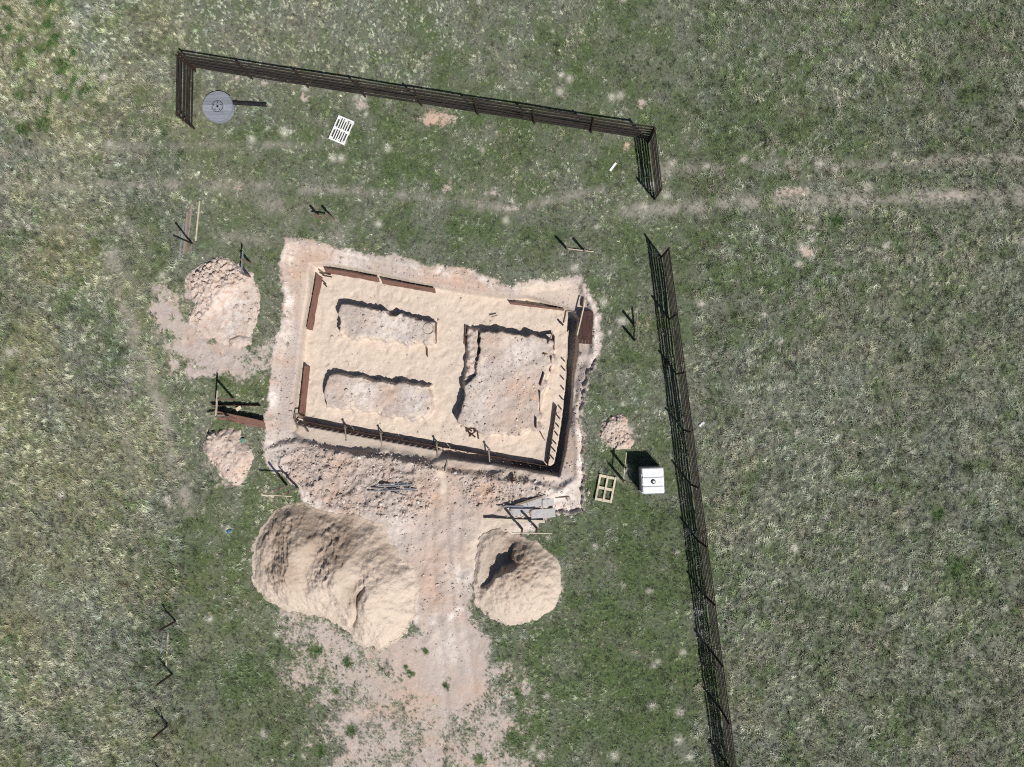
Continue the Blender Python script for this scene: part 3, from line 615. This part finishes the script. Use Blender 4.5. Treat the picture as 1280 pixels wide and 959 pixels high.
# clods and crumbs
NP = 160000
qx = R.uniform(-18.5, 3, NP); qy = R.uniform(-12, 8.5, NP); f = fields(qx, qy)
pr = np.clip(f['rough'] * .9 + f['edge'] * .5 + f['blk'] * .10 + .12 * f['bare'], 0, 1) * (1 - .93 * f['sand']) * ((f['bare'] > .3) | (f['edge'] > .25)) * (.25 + 1.2 * vnoise(qx, qy, .6, 81))
keep = (R.rand(NP) < pr * .30); qx, qy = qx[keep], qy[keep]; f = {k: v[keep] for k, v in f.items()}; n_ = len(qx)
inside = np.zeros(n_, bool)
for hp in HEAPS[:2]: inside |= sd(qx, qy, poly(hp)) > -.05
qx, qy = qx[~inside], qy[~inside]; f = {k: v[~inside] for k, v in f.items()}; n_ = len(qx)
col = np.array([.45, .37, .32]) * (.65 + .55 * R.rand(n_, 1)); col = np.where(R.rand(n_, 1) < .2, np.array([.62, .55, .50]), col); col = np.where(R.rand(n_, 1) < .10, np.array([.46, .32, .24]), col)
scl = np.exp(R.normal(-4.1, .55, n_)) * (1 + .9 * f['rough']); scl = np.clip(scl, .01, .13)
cm = [clod_mesh(20 + i) for i in range(6)]
for c in cm: c.materials.append(M_CLOD)
scatter('soil_clods', np.stack([qx, qy, f['z'] + scl * .2], -1), col, scl, proto_collection('clod_kinds', cm), 'crumbled soil clods strewn around the dug foundation', 'soil clods', .6, 5)

# ------------------------------------------------------------------ fences
FH = 1.72
def fence(name, pts_px, label, group, seed, lean=0.0):
    """board fence: six horizontal boards a bay on rusty steel posts"""
    rs = random.Random(seed); pts = [G(a, b) for a, b in pts_px]
    root = empty(name, pts[0]); tag(root, label, 'fence', group); o0 = pts[0]
    post = MB().box((0, 0, FH / 2 - .1), (.065, .065, FH + .25)).box((0, 0, FH + .035), (.08, .08, .02))
    pm = mesh('post', post.v, post.f, M_RUST)
    cdir = Vector((0, 0, 0)) - sum(pts, Vector()) / len(pts); cdir.z = 0; 
    for i, p in enumerate(pts):
        d = (pts[min(i + 1, len(pts) - 1)] - pts[max(i - 1, 0)]); d.z = 0; d.normalize(); nn = Vector((-d.y, d.x, 0))
        if nn.dot(IN - p) < 0: nn = -nn
        o = link('post', pm, root); o.location = p - o0 + nn * .05; lx_ = lean if nn.dot(Vector((-d.y, d.x, 0))) > 0 else -lean
        o.rotation_euler = (lx_ + rs.uniform(-.02, .02), rs.uniform(-.03, .03), math.atan2(d.y, d.x))
    for i in range(len(pts) - 1):
        a, b = pts[i], pts[i + 1]; d = (b - a); d.z = 0; L = d.length; d.normalize(); sg = -1 if Vector((-d.y, d.x, 0)).dot(IN - a) > 0 else 1
        for k in range(6):
            z = .20 + k * .275
            za, zb = z + rs.uniform(-.035, .035), z + rs.uniform(-.035, .035); m = MB(); hh = rs.uniform(.125, .16)
            s = []  # slightly sagging board: three sections
            A = Vector((0, 0, a.z - o0.z + za)); B = Vector((L, 0, b.z - o0.z + zb)); sag = rs.uniform(-.03, .02)
            V = []
            for q in range(4):
                t = q / 3; c = A.lerp(B, t); c.z += sag * 4 * t * (1 - t); c.y = rs.uniform(-.006, .006) + sg * (z + .0) * math.tan(lean)
                V += [(c.x, c.y - .012, c.z - hh / 2), (c.x, c.y + .012, c.z - hh / 2), (c.x, c.y + .012, c.z + hh / 2), (c.x, c.y - .012, c.z + hh / 2)]
            Fc = [(0, 3, 2, 1), (12, 13, 14, 15)]
            for q in range(3):
                for e in range(4): Fc.append((q * 4 + e, q * 4 + (e + 1) % 4, q * 4 + 4 + (e + 1) % 4, q * 4 + 4 + e))
            o = link('board', mesh('board', V, Fc, M_FENCE), root); o.location = Vector((a.x - o0.x, a.y - o0.y, 0)); o.rotation_euler = (0, 0, math.atan2(d.y, d.x))
    return root
IN = Vector((-3, 0, 0))
FG = 'dark board fences around the plot'
xs = np.linspace(0, 1, 9)
fence('board_fence', [(245 + 565 * t, 87 + 89 * t) for t in xs], 'long dark board fence running across the top of the plot, rusty posts', FG, 1)
fence('board_fence', [(243.5, 90), (242, 162)], 'short dark board fence end beside the grey cable reel', FG, 2)
fence('board_fence', [(811.5, 179), (819.5, 250)], 'short dark board fence turning down beside the gateway gap', FG, 3, lean=.03)
ry = [322, 399.5, 468, 538, 606, 676, 745.5, 816, 884, 954, 1024]
fence('board_fence', [(828 + (y - 322) * .1285, y) for y in ry], 'long dark board fence running down the right side of the plot', FG, 4, lean=.04)

# bare posts of the unfinished fence at the lower left
PG = 'bare posts of the unfinished fence at lower left'
for (a, b, lab) in ((219.5, 777, 'bare dark post in grass, uppermost of the lower left row'), (215.5, 843, 'bare dark post just below the two loose white battens'), (210.5, 907, 'bare dark post in dry grass, third down in the lower left row'),
                    (207.5, 972, 'bare dark post at the very bottom edge of the lower left row')):
    p = G(a, b); o = MB().box((0, 0, .6), (.07, .07, 1.5)).box((0, 0, 1.36), (.085, .085, .02)).build('fence_post', M_RUST); o.location = p; tag(o, lab, 'post', PG)
p = G(240.5, 305); o = MB().box((0, 0, .75), (.065, .065, 1.8)).box((0, 0, 1.66), (.08, .08, .02)).build('fence_post', M_DARK); o.location = p; tag(o, 'single tall dark post casting a V shape beside the stacked planks', 'post')

# ------------------------------------------------------------------ batter boards: two stakes and a cross board
def batter(stakes, hh, board, zb, label, m=M_STAKE, bm=M_PINE, brace=None):
    ps = [G(a, b) for a, b in stakes]; root = empty('batter_board', ps[0]); tag(root, label, 'batter board', 'batter boards set out around the dig')
    o0 = ps[0]
    for p in ps:
        ln = Vector((random.uniform(-.04, .04), random.uniform(-.04, .04), 0))
        MB().bar(p - o0 - Vector((0, 0, .2)), p - o0 + Vector((0, 0, hh * random.uniform(.96, 1.04))) + ln, .085, .085, Vector((0, 1, 0))).build('stake', m, root)
    a, b = [Vector(q) for q in board_pts(board, zb, ps[0].z)]
    MB().bar(a - o0, b - o0, .03, .11, Vector((0, 0, 1))).build('cross_board', bm, root)
    if brace:
        a, b = brace; MB().bar(G(*a) - o0 + Vector((0, 0, .03)), P(b[0], b[1], b[2]) - o0, .05, .03).build('brace', bm, root)
    return root
def board_pts(bd, zb, gz):
    return [P(a, b, gz + zb) for a, b in bd]
batter([(402, 274), (417.5, 275)], 1.1, [(391, 269), (413, 272)], .55, 'dark batter board in the grass above the upper left edge of the excavation', bm=M_STAKE)
batter([(709.5, 312.5), (730.5, 314)], 1.1, [(709, 311.5), (742, 315.5)], .12, 'batter board with pale board low to the ground below the fence corner')
batter([(793, 407), (794, 426.5)], 1.1, [(796.5, 388), (798, 430)], .35, 'batter board with weathered board between excavation and right fence', bm=M_OLDPINE)
batter([(314, 330.5), (313.5, 347)], 1.05, [(303.6, 315), (301.8, 343)], 1.0, 'batter board with whitish board beside the clod-crusted soil heap', bm=M_GREYWOOD)
batter([(293, 499.5), (290, 521)], 1.65, [(272, 489), (269.8, 524)], 1.55, 'tall batter board with pale board at the end of the reddish leaning panels')
batter([(359.5, 608), (373, 611)], 1.85, [(327, 619), (365, 621)], 1.6, 'tall batter board with white board above the large sand heap', m=M_OLDPINE)
batter([(652.8, 662), (671, 661)], 1.75, [(640, 666.5), (690, 667.5)], 1.72, 'tall batter board standing over loose boards and the smaller sand heap')
batter([(779.8, 584), (777.5, 599.5)], 1.25, [(783, 566), (779, 603)], .9, 'batter board with pale board left of the white tank')

# ------------------------------------------------------------------ formwork
def panel(a, b, hh, lean, label, m=M_FORM, nb=3, cleats=4, group='formwork panels along the foundation trench', name='timber_formwork', side=None, cs=1):
    """panel of planks on edge from a to b (ground points); lean in radians away from side"""
    a, b = Vector(a), Vector(b); d = b - a; L = d.length; root = empty(name, a); tag(root, label, 'formwork panel', group)
    u = d.normalized(); nrm = Vector((-u.y, u.x, 0)).normalized()
    if side is not None and nrm.dot(side) < 0: nrm = -nrm
    up = (Vector((0, 0, 1)) * math.cos(lean) - nrm * math.sin(lean)); w_ = hh / nb
    for k in range(nb):
        c = up * (w_ * (k + .5)); j = random.uniform(-.015, .015)
        MB().bar(c + u * j, c + u * (L + j), .026, w_ - .008, up).build('plank', m, root)
    nf = u.cross(up).normalized(); 
    if nf.dot(nrm) > 0: nf = -nf
    for k in range(cleats):
        t = (k + .5) / cleats * L; MB().bar(u * t + nf * .035 * cs, u * t + up * (hh - .02) + nf * .035 * cs, .07, .04, nf).build('cleat', m, root)
    return root
BZ = SAND_Z - .03
def pp(a, b): return P(a, b, BZ)
SOUTHE = Vector((.6, -.8, 0))
panel(pp(391, 414), pp(403.5, 348), .50, .30, 'reddish brown formwork panel along the upper left trench edge', side=Vector((1, 0, 0)))
panel(pp(408, 342), pp(475, 353.5), .50, .32, 'brown formwork panel at the top left corner of the trench', side=Vector((0, -1, 0)))
panel(pp(479, 356), pp(545, 367.5), .50, .34, 'brown formwork panel, second from the left on the top trench edge', side=Vector((0, -1, 0)))
panel(pp(638, 381), pp(705, 389), .44, .05, 'dark brown formwork panel at the right part of the top trench edge', side=Vector((0, -1, 0)))
panel(pp(381, 524), pp(388, 459), .50, .25, 'reddish formwork panel along the lower left trench edge', side=Vector((1, 0, 0)))
bl = [(381, 528), (443, 540), (503, 551), (563, 562), (623, 573), (684, 584)]
bl = [(a, b - 1.5) for a, b in bl]
lb = ['first upright panel of the bottom row, next to the reddish corner panel', 'second upright panel from the left in the bottom formwork row', 'middle upright panel of the bottom formwork row', 'fourth upright panel from the left in the bottom formwork row',
      'last upright panel of the bottom row, at the stake-lined corner']
for k in range(5):
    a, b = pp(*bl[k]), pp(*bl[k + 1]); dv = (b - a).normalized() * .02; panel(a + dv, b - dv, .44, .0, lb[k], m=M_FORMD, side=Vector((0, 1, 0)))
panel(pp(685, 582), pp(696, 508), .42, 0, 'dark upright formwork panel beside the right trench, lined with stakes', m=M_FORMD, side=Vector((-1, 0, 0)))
# small formwork stakes outside the panels
k = 0
SG = 'short stakes holding the formwork'
ORD = ['uppermost', 'second', 'third', 'fourth', 'fifth', 'sixth', 'seventh', 'eighth', 'ninth', 'tenth', 'eleventh', 'lowest']
for a, b, lab in [(706, 452, 0), (706, 463.5, 0), (705, 475, 0), (704.5, 487, 0), (703.5, 500, 0), (701.6, 512.5, 0), (699.5, 523.8, 0), (698.5, 534, 0), (697, 545, 0), (695, 555, 0), (694, 564.5, 0), (692, 574.5, 0)]:
    p = P(a, b, SAND_Z); o = MB().bar(Vector((0, 0, -.2)), Vector((random.uniform(-.02, .02), random.uniform(-.02, .02), .36)), .05, .05, Vector((0, 1, 0))).build('formwork_stake', M_STAKE); o.location = p
    tag(o, 'short dark stake, %s%s in the row along the right trench' % (ORD[k], '' if k in (0, 11) else ' from the top'), 'stake', 'short stakes in the row along the right trench'); k += 1
k = 0
for a, b in [(615, 572), (630, 575.5), (640.6, 578), (651, 579), (663, 581), (676, 583.5), (689, 587)]:
    p = P(a, b + 1.5, SAND_Z); o = MB().bar(Vector((0, 0, -.2)), Vector((random.uniform(-.02, .02), random.uniform(-.02, .02), .34)), .05, .05, Vector((0, 1, 0))).build('formwork_stake', M_STAKE); o.location = p
    tag(o, 'short dark stake, %s in the row below the bottom formwork' % (['leftmost', 'second from left', 'third from left', 'middle one', 'third from right', 'second from right', 'rightmost'][k] if k != 3 else 'the middle one'), 'stake', 'short stakes in the row below the bottom formwork'); k += 1
# braces straddling the bottom row
BR = 'timber braces across the bottom formwork'
for a, b, lab in ((436, 541, 'timber brace across the bottom formwork, leftmost one'), (480, 548, 'timber brace with a pale tip across the bottom formwork'), (549, 561, 'timber brace across the bottom formwork above the sandy ramp'),
                  (613, 569, 'timber brace across the bottom formwork where the stakes begin')):
    p = P(a, b, SAND_Z); root = empty('formwork_brace', p); tag(root, lab, 'brace', BR)
    MB().bar((0, -.38, -.1), (.02, -.36, .55), .05, .05, Vector((0, 1, 0))).build('stake', M_STAKE, root)
    MB().bar((-.02, .22, -.1), (-.04, .24, .62), .05, .05, Vector((0, 1, 0))).build('stake', M_STAKE, root)
    MB().bar((.02, -.42, .48), (-.04, .34, .50), .05, .07).build('cross_piece', M_OLDPINE, root)
# corner bracing, lower left corner
root = empty('corner_brace', P(372, 524, -.6)); tag(root, 'bent timber bracing at the lower left corner of the formwork', 'brace')
for (a, b) in (((368, 527), (370, 517)), ((370, 517), (376, 522)), ((369, 528), (372, 536)), ((373, 532), (380, 534)), ((380, 534), (384, 540))):
    MB().bar(P(a[0], a[1], -.25) - root.location, P(b[0], b[1], -.3) - root.location, .05, .05).build('batten', M_STAKE, root)
for pt in ((368, 527), (376, 522), (384, 540)):
    q = P(pt[0], pt[1], -.3) - root.location; MB().bar(q, q - Vector((0, 0, .6)), .05, .05, Vector((0, 1, 0))).build('stake', M_STAKE, root)

def loose(name, a, b, wd, th, m, label, cat, z=0.0, gz=None, up=None, lift=0.0, lift2=None, group=None):
    A = G(*a) if gz is None else P(a[0], a[1], gz); B = G(*b) if gz is None else P(b[0], b[1], gz)
    off = Vector((0, 0, th / 2 + .012 + z)); A = A + off + Vector((0, 0, lift)); B = B + off + Vector((0, 0, lift if lift2 is None else lift2))
    c = (A + B) / 2; o = MB().bar(A - c, B - c, wd, th, Vector((0, 0, 1)), .004).build(name, m); o.location = c; tag(o, label, cat, group); return o
# panel sticking over the right trench and the pole on it
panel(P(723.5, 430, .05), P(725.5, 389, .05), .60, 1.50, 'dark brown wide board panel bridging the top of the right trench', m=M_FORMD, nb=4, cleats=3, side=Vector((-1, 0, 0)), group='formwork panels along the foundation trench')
loose('batten', (731.8, 376), (721.5, 420), .05, .04, M_PINE, 'long whitish batten lying across the dark panel by the right trench', 'batten', gz=.22)
loose('batten', (729, 372), (728, 384), .07, .12, M_FORMD, 'short dark batten by the top of the right trench', 'batten', gz=-.25)
# plank formwork round the right block
tb = [((690, 417), (685.6, 429)), ((693.2, 421), (692.7, 438)), ((679.4, 443), (692.7, 444.5)), ((689.4, 446.6), (688.4, 466)), ((680.5, 467), (675.6, 483)), ((675.2, 490), (674.4, 514)), ((670.6, 523), (670.6, 536)), ((676, 541), (681, 551)), ((582.8, 408), (581.4, 432)), ((546, 405.5), (545.4, 430)), ((534.5, 436), (535, 447))]
tl = ['slanted thin brown board at the upper right corner of the large soil block', 'upright thin board right of the slanted one on the large soil block', 'thin board lying crossways at the right side of the large soil block', 'thin rusty board below the crossways one by the large soil block',
      'dark thin board at the middle right side of the large soil block', 'thin pale board along the lower right side of the large soil block', 'short thin brown board near the lower right corner of the large soil block', 'short slanted stick at the bottom right of the large soil block',
      'thin brown board along the upper left side of the large soil block', 'short brown board on the right end of the upper small soil block', 'tiny stick in the sand below the upper small soil block']
for (a, b), l in zip(tb, tl): loose('thin_board', a, b, .035, .16, M_FORM, l, 'board', lift=.0, group='thin boards around the soil blocks')
loose('thin_board', (549, 358), (590, 366), .03, .10, M_OLDPINE, 'long thin pale board along the top trench edge', 'board', gz=-.72)
loose('thin_board', (614, 397), (622, 394.5), .05, .03, M_STAKE, 'small stick in the sand above the large soil block', 'board', gz=-.78)
loose('thin_board', (700, 402.5), (704, 407.5), .09, .08, M_FORMD, 'small dark offcut in the sand at the upper right', 'board', gz=-.80)
for k, (a, b) in enumerate((((400, 341), (407, 346)), ((404, 345), (415, 347)), ((405, 355), (409, 359)))):
    loose('offcut', a, b, .06, .10, M_FORMD, ['dark offcut at the top left corner of the trench', 'longer dark offcut beside the top left corner panels', 'small dark offcut in sand inside the top left corner'][k], 'offcut', gz=-.72)
# round tyre or bucket print, modelled as a thin raised ring
c = G(535.5, 411.5, .02); ring = MB(); pts = [Vector((.26 * math.cos(t), .26 * math.sin(t), 0)) for t in np.linspace(0, 6.283, 25)]; ring.tube(pts, .013, 6, False); o = ring.build('print_ring', M_OLDPINE); o.location = c; tag(o, 'thin brownish ring marking a round print on the upper small soil block', 'ring print')
# debris near the bottom middle of the block
root = empty('scrap_wood_heap', P(592, 541, -.5)); tag(root, 'small tangle of dark scrap wood below the large soil block', 'scrap wood')
for a, b in (((586, 546), (599, 536)), ((588, 536), (600, 537)), ((584, 536), (588, 546)), ((596, 536), (598, 549)), ((587, 541), (594, 547))):
    MB().bar(P(a[0], a[1], -.62) - root.location, P(b[0], b[1], -.5) - root.location, .07, .07).build('stick', M_FORMD, root)
loose('batten', (599, 543), (609, 544.5), .06, .03, M_PINE, 'short white batten by the small scrap wood tangle', 'batten', gz=-.7)

# reddish boards left of the dig
A, B = G(271, 524), G(332, 537)
panel(A, B, .62, .72, 'large reddish brown board panel leaning on the grass left of the excavation', nb=4, cleats=0, side=Vector((0, -1, 0)), group='board panels left of the dig')
panel(G(266, 507), G(326, 508), .30, .0, 'thin dark board panel on edge behind the reddish leaning one', m=M_FORMD, nb=2, cleats=3, side=Vector((0, -1, 0)), group='board panels left of the dig')
loose('offcut', (297, 513), (303, 509), .16, .05, M_PINE, 'pale wood offcut between the two panels left of the excavation', 'offcut', lift=.1)
loose('plank', (265, 521), (289, 519.5), .10, .03, M_OLDPINE, 'short weathered plank across the end of the reddish leaning panel', 'plank', lift=.45)

# ------------------------------------------------------------------ planks near the top left
PLG = 'long planks lying side by side in the grass'
for k, (a, b, wd, m, l) in enumerate((((240.5, 256), (234.5, 305), .10, M_OLDPINE, 'rightmost brownish plank of the bunch in the grass, by the tall post'), ((237.5, 262), (232.5, 316), .10, M_STAKE, 'middle brownish plank of the bunch in the grass'),
                            ((234.8, 266), (230, 318), .09, M_OLDPINE, 'left brownish plank of the bunch in the grass'), ((230.5, 280), (224.6, 325), .10, M_GREYWOOD, 'whitish grey plank left of the brownish bunch'),
                            ((250, 252), (245.2, 302), .07, M_PINE, 'thin yellowish white batten right of the plank bunch'), ((241, 300), (238, 318), .09, M_STAKE, 'short brown plank end at the foot of the plank bunch'))):
    loose('plank', a, b, wd, .035, m, l, 'plank', group=PLG)
loose('batten', (206, 790), (198, 838), .055, .03, M_GREYWOOD, 'left grey-white batten lying between two bare posts', 'batten')
loose('batten', (211, 788), (208, 834), .06, .03, M_PINE, 'right whitish batten lying between two bare posts', 'batten')
loose('batten', (770, 204.5), (762.5, 214.5), .10, .04, M_WHITEP, 'small white stick lying on grass inside the fence corner', 'batten')
loose('batten', (880, 528.5), (874, 533.5), .10, .04, M_WHITEP, 'tiny white stick in the grass outside the right fence', 'batten')
loose('plank', (327, 618.5), (343, 622), .09, .03, M_PINE, 'short pale plank in grass left of the tall batter board', 'plank')

# steel pipes lying by the spoil
PIG = 'grey steel pipes lying on the soil'
for a, b, r_, l in (((459.5, 613.8), (523, 614.3), .035, 'thickest dark grey pipe, lowest of the long ones on the soil'), ((464.5, 610), (494, 611.8), .03, 'short grey pipe just above the thickest one'),
                    ((474.5, 606), (512, 603.3), .022, 'thin grey pipe at the top of the bunch'), ((496, 609.5), (522, 611.5), .025, 'grey pipe in the right half of the bunch'), ((489, 615.5), (511, 620.6), .022, 'thin grey pipe slanting down out of the bunch'),
                    ((476, 608), (516, 606), .04, 'broad pale grey pipe between the thin ones'), ((486, 613), (518, 612.2), .035, 'pale grey pipe in the middle of the bunch')):
    A, B = G(*a), G(*b); A.z = B.z = max(A.z, B.z, G((a[0] + b[0]) / 2, (a[1] + b[1]) / 2).z) + r_ + .03; c = (A + B) / 2; o = MB().tube([A - c, B - c], r_, 8).build('steel_pipe', M_STEEL); o.location = c; tag(o, l, 'pipe', PIG)

# boards and grey sheets above the small sand heap
loose('plank', (606.5, 649), (681, 652), .12, .04, M_PINE, 'long pale plank under the tall batter board by the small sand heap', 'plank', lift=.14)
loose('plank', (632, 633), (655, 634), .10, .05, M_GREYWOOD, 'dark grey board under the stakes near the grey sheets', 'plank', lift=.12)
loose('plank', (646, 631), (678, 620.5), .09, .06, M_STAKE, 'dark slanting board above the grey sheets', 'plank', lift=.10)
SHG = 'grey sheets lying above the small sand heap'
for a, b, wd, l in (((640, 640), (660, 633), .5, 'grey-blue sheet under the crossing stakes'), ((660, 632), (684, 624), .42, 'brownish grey sheet on the soil below the slanting board'), ((664, 643), (694, 641), .40, 'pale grey sheet at the edge of the grass'), ((678, 629), (692, 628), .30, 'small pale grey sheet near the grass edge')):
    loose('grey_sheet', a, b, wd, .03, M_GREYSHEET, l, 'sheet', lift=.05, group=SHG)
for a, b, l in (((641, 594), (640, 603), 'short dark post stump below the bottom formwork'), ):
    loose('offcut', a, b, .09, .12, M_FORMD, l, 'offcut')
loose('batten', (609, 598), (628, 590), .05, .04, M_STAKE, 'thin dark batten on the soil below the stake row', 'batten')
loose('batten', (560, 575), (557, 590), .07, .04, M_PINE, 'short white batten near the sandy ramp', 'batten')
loose('batten', (644, 592), (648, 602), .08, .04, M_PINE, 'short white batten beside the dark stump below the formwork', 'batten')
loose('batten', (630, 596), (634, 587), .06, .03, M_PINE, 'small pale batten left of the dark stump below the formwork', 'batten')
loose('batten', (694, 623), (712, 621.5), .04, .03, M_STAKE, 'thin dark stick on the pale soil by the grass edge', 'batten')

# ------------------------------------------------------------------ cable reel and black roll
zt = .26; c0 = P(272.5, 134, zt); gz0 = ground_z(c0.x, c0.y); root = empty('cable_reel', (c0.x, c0.y, gz0)); tag(root, 'big grey wooden cable reel lying flat inside the upper left fence corner', 'cable reel')
def disc(z, r, parent, nb=9):
    wd = 2 * r / nb
    for k in range(nb):
        ya, yb = -r + k * wd + .004, -r + (k + 1) * wd - .004; V = []
        ys = np.linspace(ya, yb, 4)
        for zz in (z - .03, z + .03):
            V += [(math.sqrt(max(r * r - q * q, 0)), q, zz) for q in ys] + [(-math.sqrt(max(r * r - q * q, 0)), q, zz) for q in ys[::-1]]
        n8 = 8; Fc = [tuple(range(n8))[::-1], tuple(range(n8, 16))] + [(i, (i + 1) % n8, n8 + (i + 1) % n8, n8 + i) for i in range(n8)]
        link('plank', mesh('plank', V, Fc, M_GREYWOOD), parent)
up_ = empty('top_flange', (0, 0, 0)); up_.parent = root; lo_ = empty('bottom_flange', (0, 0, 0)); lo_.parent = root
disc(zt, .74, up_); disc(.06, .74, lo_)
MB().tube([(0, 0, .09), (0, 0, zt - .03)], .36, 16).build('drum', M_GREYWOOD, root)
rg = MB(); rg.tube([(.27 * math.cos(t), .27 * math.sin(t), zt + .035) for t in np.linspace(0, 6.283, 19)], .014, 6, False); rg.build('hub_ring', M_DARK, root)
for k in range(5):
    t = k / 5 * 6.283 + .3; b = MB().tube([(0, 0, 0), (0, 0, .03)], .028, 6).build('bolt', M_DARK, root); b.location = (.19 * math.cos(t), .19 * math.sin(t), zt + .028)
MB().tube([(0, 0, zt + .02), (0, 0, zt + .045)], .055, 10).build('hub', M_DARK, root)
c = G(313, 131.5); root = empty('foil_roll', c); a = P(292, 130, c.z) - c; b = P(334, 132.5, c.z) - c
tag(root, 'long black roll lying in the grass right of the cable reel', 'roll')
MB().tube([a + Vector((0, 0, .1)), b + Vector((0, 0, .1))], .1, 10).build('wrapped_foil', M_DARK, root)
MB().tube([b + Vector((-.02, 0, .1)), b + Vector((.05, 0, .1))], .04, 8).build('core', M_STAKE, root)

# ------------------------------------------------------------------ white plastic pallet
def pallet_slots():
    z = .15; c = P(426.5, 163, z); gz_ = ground_z(c.x, c.y); root = empty('plastic_pallet', (c.x, c.y, gz_)); tag(root, 'white plastic pallet with slots on the grass below the top fence', 'pallet')
    a = P(410.5, 172.5, z); b = P(423.7, 142.5, z); ang = math.atan2(b.y - a.y, b.x - a.x); root.rotation_euler = (0, 0, ang)
    L, Wd = 1.22, .82; zt = .14
    m = MB(); n_s = 6
    for sy in (-1, 1): m.box((0, sy * (Wd / 2 - .03), zt), (L, .06, .03))
    for x_ in (-L / 2 + .035, 0, L / 2 - .035): m.box((x_, 0, zt + .002), (.07, Wd - .12, .03))
    for k in range(1, n_s): y_ = -Wd / 2 + .06 + (Wd - .12) * k / n_s; m.box((0, y_, zt - .001), (L - .1, .045, .028))
    m.build('deck', M_WHITEP, root)
    for x_ in (-.52, 0, .52):
        for y_ in (-.33, 0, .33): MB().box((x_, y_, .065), (.14, .12, .12)).build('foot', M_WHITEP, root)
pallet_slots()
# wooden frame with four openings
z = .12; c = P(757, 611.5, z); gz_ = ground_z(c.x, c.y); a = P(754, 627, z); b = P(760, 596, z)
root = empty('wooden_frame_pallet', (c.x, c.y, gz_), math.atan2(b.y - a.y, b.x - a.x) ); tag(root, 'pale wooden pallet with four open squares on grass near the white tank', 'pallet')
for y_ in (-.35, 0, .35): MB().box((0, y_, .115), (1.2, .085, .022), None, .003).build('stringer_board', M_PINE, root)
for x_ in (-.54, 0, .54): MB().box((x_, 0, .092), (.12, .79, .022), None, .003).build('cross_board', M_PINE, root)
for x_ in (-.54, 0, .54):
    for y_ in (-.35, 0, .35): MB().box((x_, y_, .04), (.12, .085, .078)).build('block', M_OLDPINE, root)

# ------------------------------------------------------------------ white tank in its cage
z = 1.16; c = P(816.5, 602, z); gz_ = ground_z(c.x, c.y); a = P(802.5, 586, z); b = P(804, 618, z)
root = empty('water_tank', (c.x, c.y, gz_), math.atan2(b.y - a.y, b.x - a.x) + math.pi / 2); tag(root, 'white plastic liquid tank in a steel cage near the right fence', 'tank')
import bmesh
def rbox(name, size, loc, bev, m, parent, seg=3):
    bm = bmesh.new(); bmesh.ops.create_cube(bm, size=1); bmesh.ops.scale(bm, vec=size, verts=bm.verts)
    bmesh.ops.bevel(bm, geom=bm.edges[:], offset=bev, segments=seg, affect='EDGES'); me = bpy.data.meshes.new(name); bm.to_mesh(me); bm.free(); me.materials.append(m)
    o = link(name, me, parent); o.location = loc; return o
rbox('tank_body', (.98, 1.14, .98), (0, 0, .64), .05, M_TANK, root)
for y_, wd in ((.40, .36), (.0, .36), (-.385, .33)): rbox('top_panel', (.94, wd - .03, .04), (0, y_, 1.15), .022, M_TANK, root, 2)
cap = MB().tube([(0, -.02, 1.14), (0, -.02, 1.19)], [.11, .105], 16).build('cap', M_DARK, root); MB().tube([(.02, -.03, 1.19), (.02, -.03, 1.205)], .05, 10).build('cap_grip', M_WHITEP, cap)
pal = MB()
for y_ in (-.5, 0, .5): pal.box((0, y_, .04), (1.0, .1, .08))
for x_ in (-.45, 0, .45): pal.box((x_, 0, .105), (.1, 1.16, .05))
pal.build('base_pallet', M_DARK, root)
cage = MB()
for k in range(6):
    x_ = -.5 + k * .2
    for y_ in (-.585, .585): cage.tube([(x_, y_, .13), (x_, y_, 1.13)], .009, 5)
for k in range(7):
    y_ = -.585 + k * .195
    for x_ in (-.5, .5): cage.tube([(x_, y_, .13), (x_, y_, 1.13)], .009, 5)
for z_ in (.18, .4, .64, .88, 1.12): cage.tube([(-.5, -.585, z_), (.5, -.585, z_), (.5, .585, z_), (-.5, .585, z_), (-.5, -.585, z_)], .009, 5)
cage.build('cage', M_STEEL, root)
MB().tube([(0, -.56, .2), (0, -.68, .2), (0, -.7, .14)], .035, 8).build('outlet_tap', M_DARK, root)

# ------------------------------------------------------------------ small coloured litter
p = G(287.5, 664.5); root = MB().tube([(-.12, 0, .06), (.08, .02, .06), (.12, .03, .06), (.16, .035, .06)], [.055, .055, .022, .022], 10).build('blue_bottle', M_BLUE); root.location = p; root.rotation_euler = (0, 0, .4); tag(root, 'small blue bottle in the grass left of the large sand heap', 'bottle')
p = P(298, 552, .35); zz = surf(hm[1], p.x, p.y); V = []; Fc = []
rs = random.Random(9)
for i in range(7):
    for j in range(5): V.append(((i - 3) * .06 + rs.uniform(-.02, .02), (j - 2) * .045 + rs.uniform(-.02, .02), .04 + rs.uniform(0, .07) + .02 * math.sin(i * 2)))
for i in range(6):
    for j in range(4): k = i * 5 + j; Fc.append((k, k + 5, k + 6, k + 1))
me = mesh('green_rag', V, Fc, M_GREEN, True); o = link('green_rag', me); o.location = (p.x, p.y, (zz or .3) + hm[1].location.z + .01); o.rotation_euler = (0, 0, .25); so_ = o.modifiers.new('thickness', 'SOLIDIFY'); so_.thickness = .012
tag(o, 'crumpled green rag lying on the pale soil heap', 'rag')
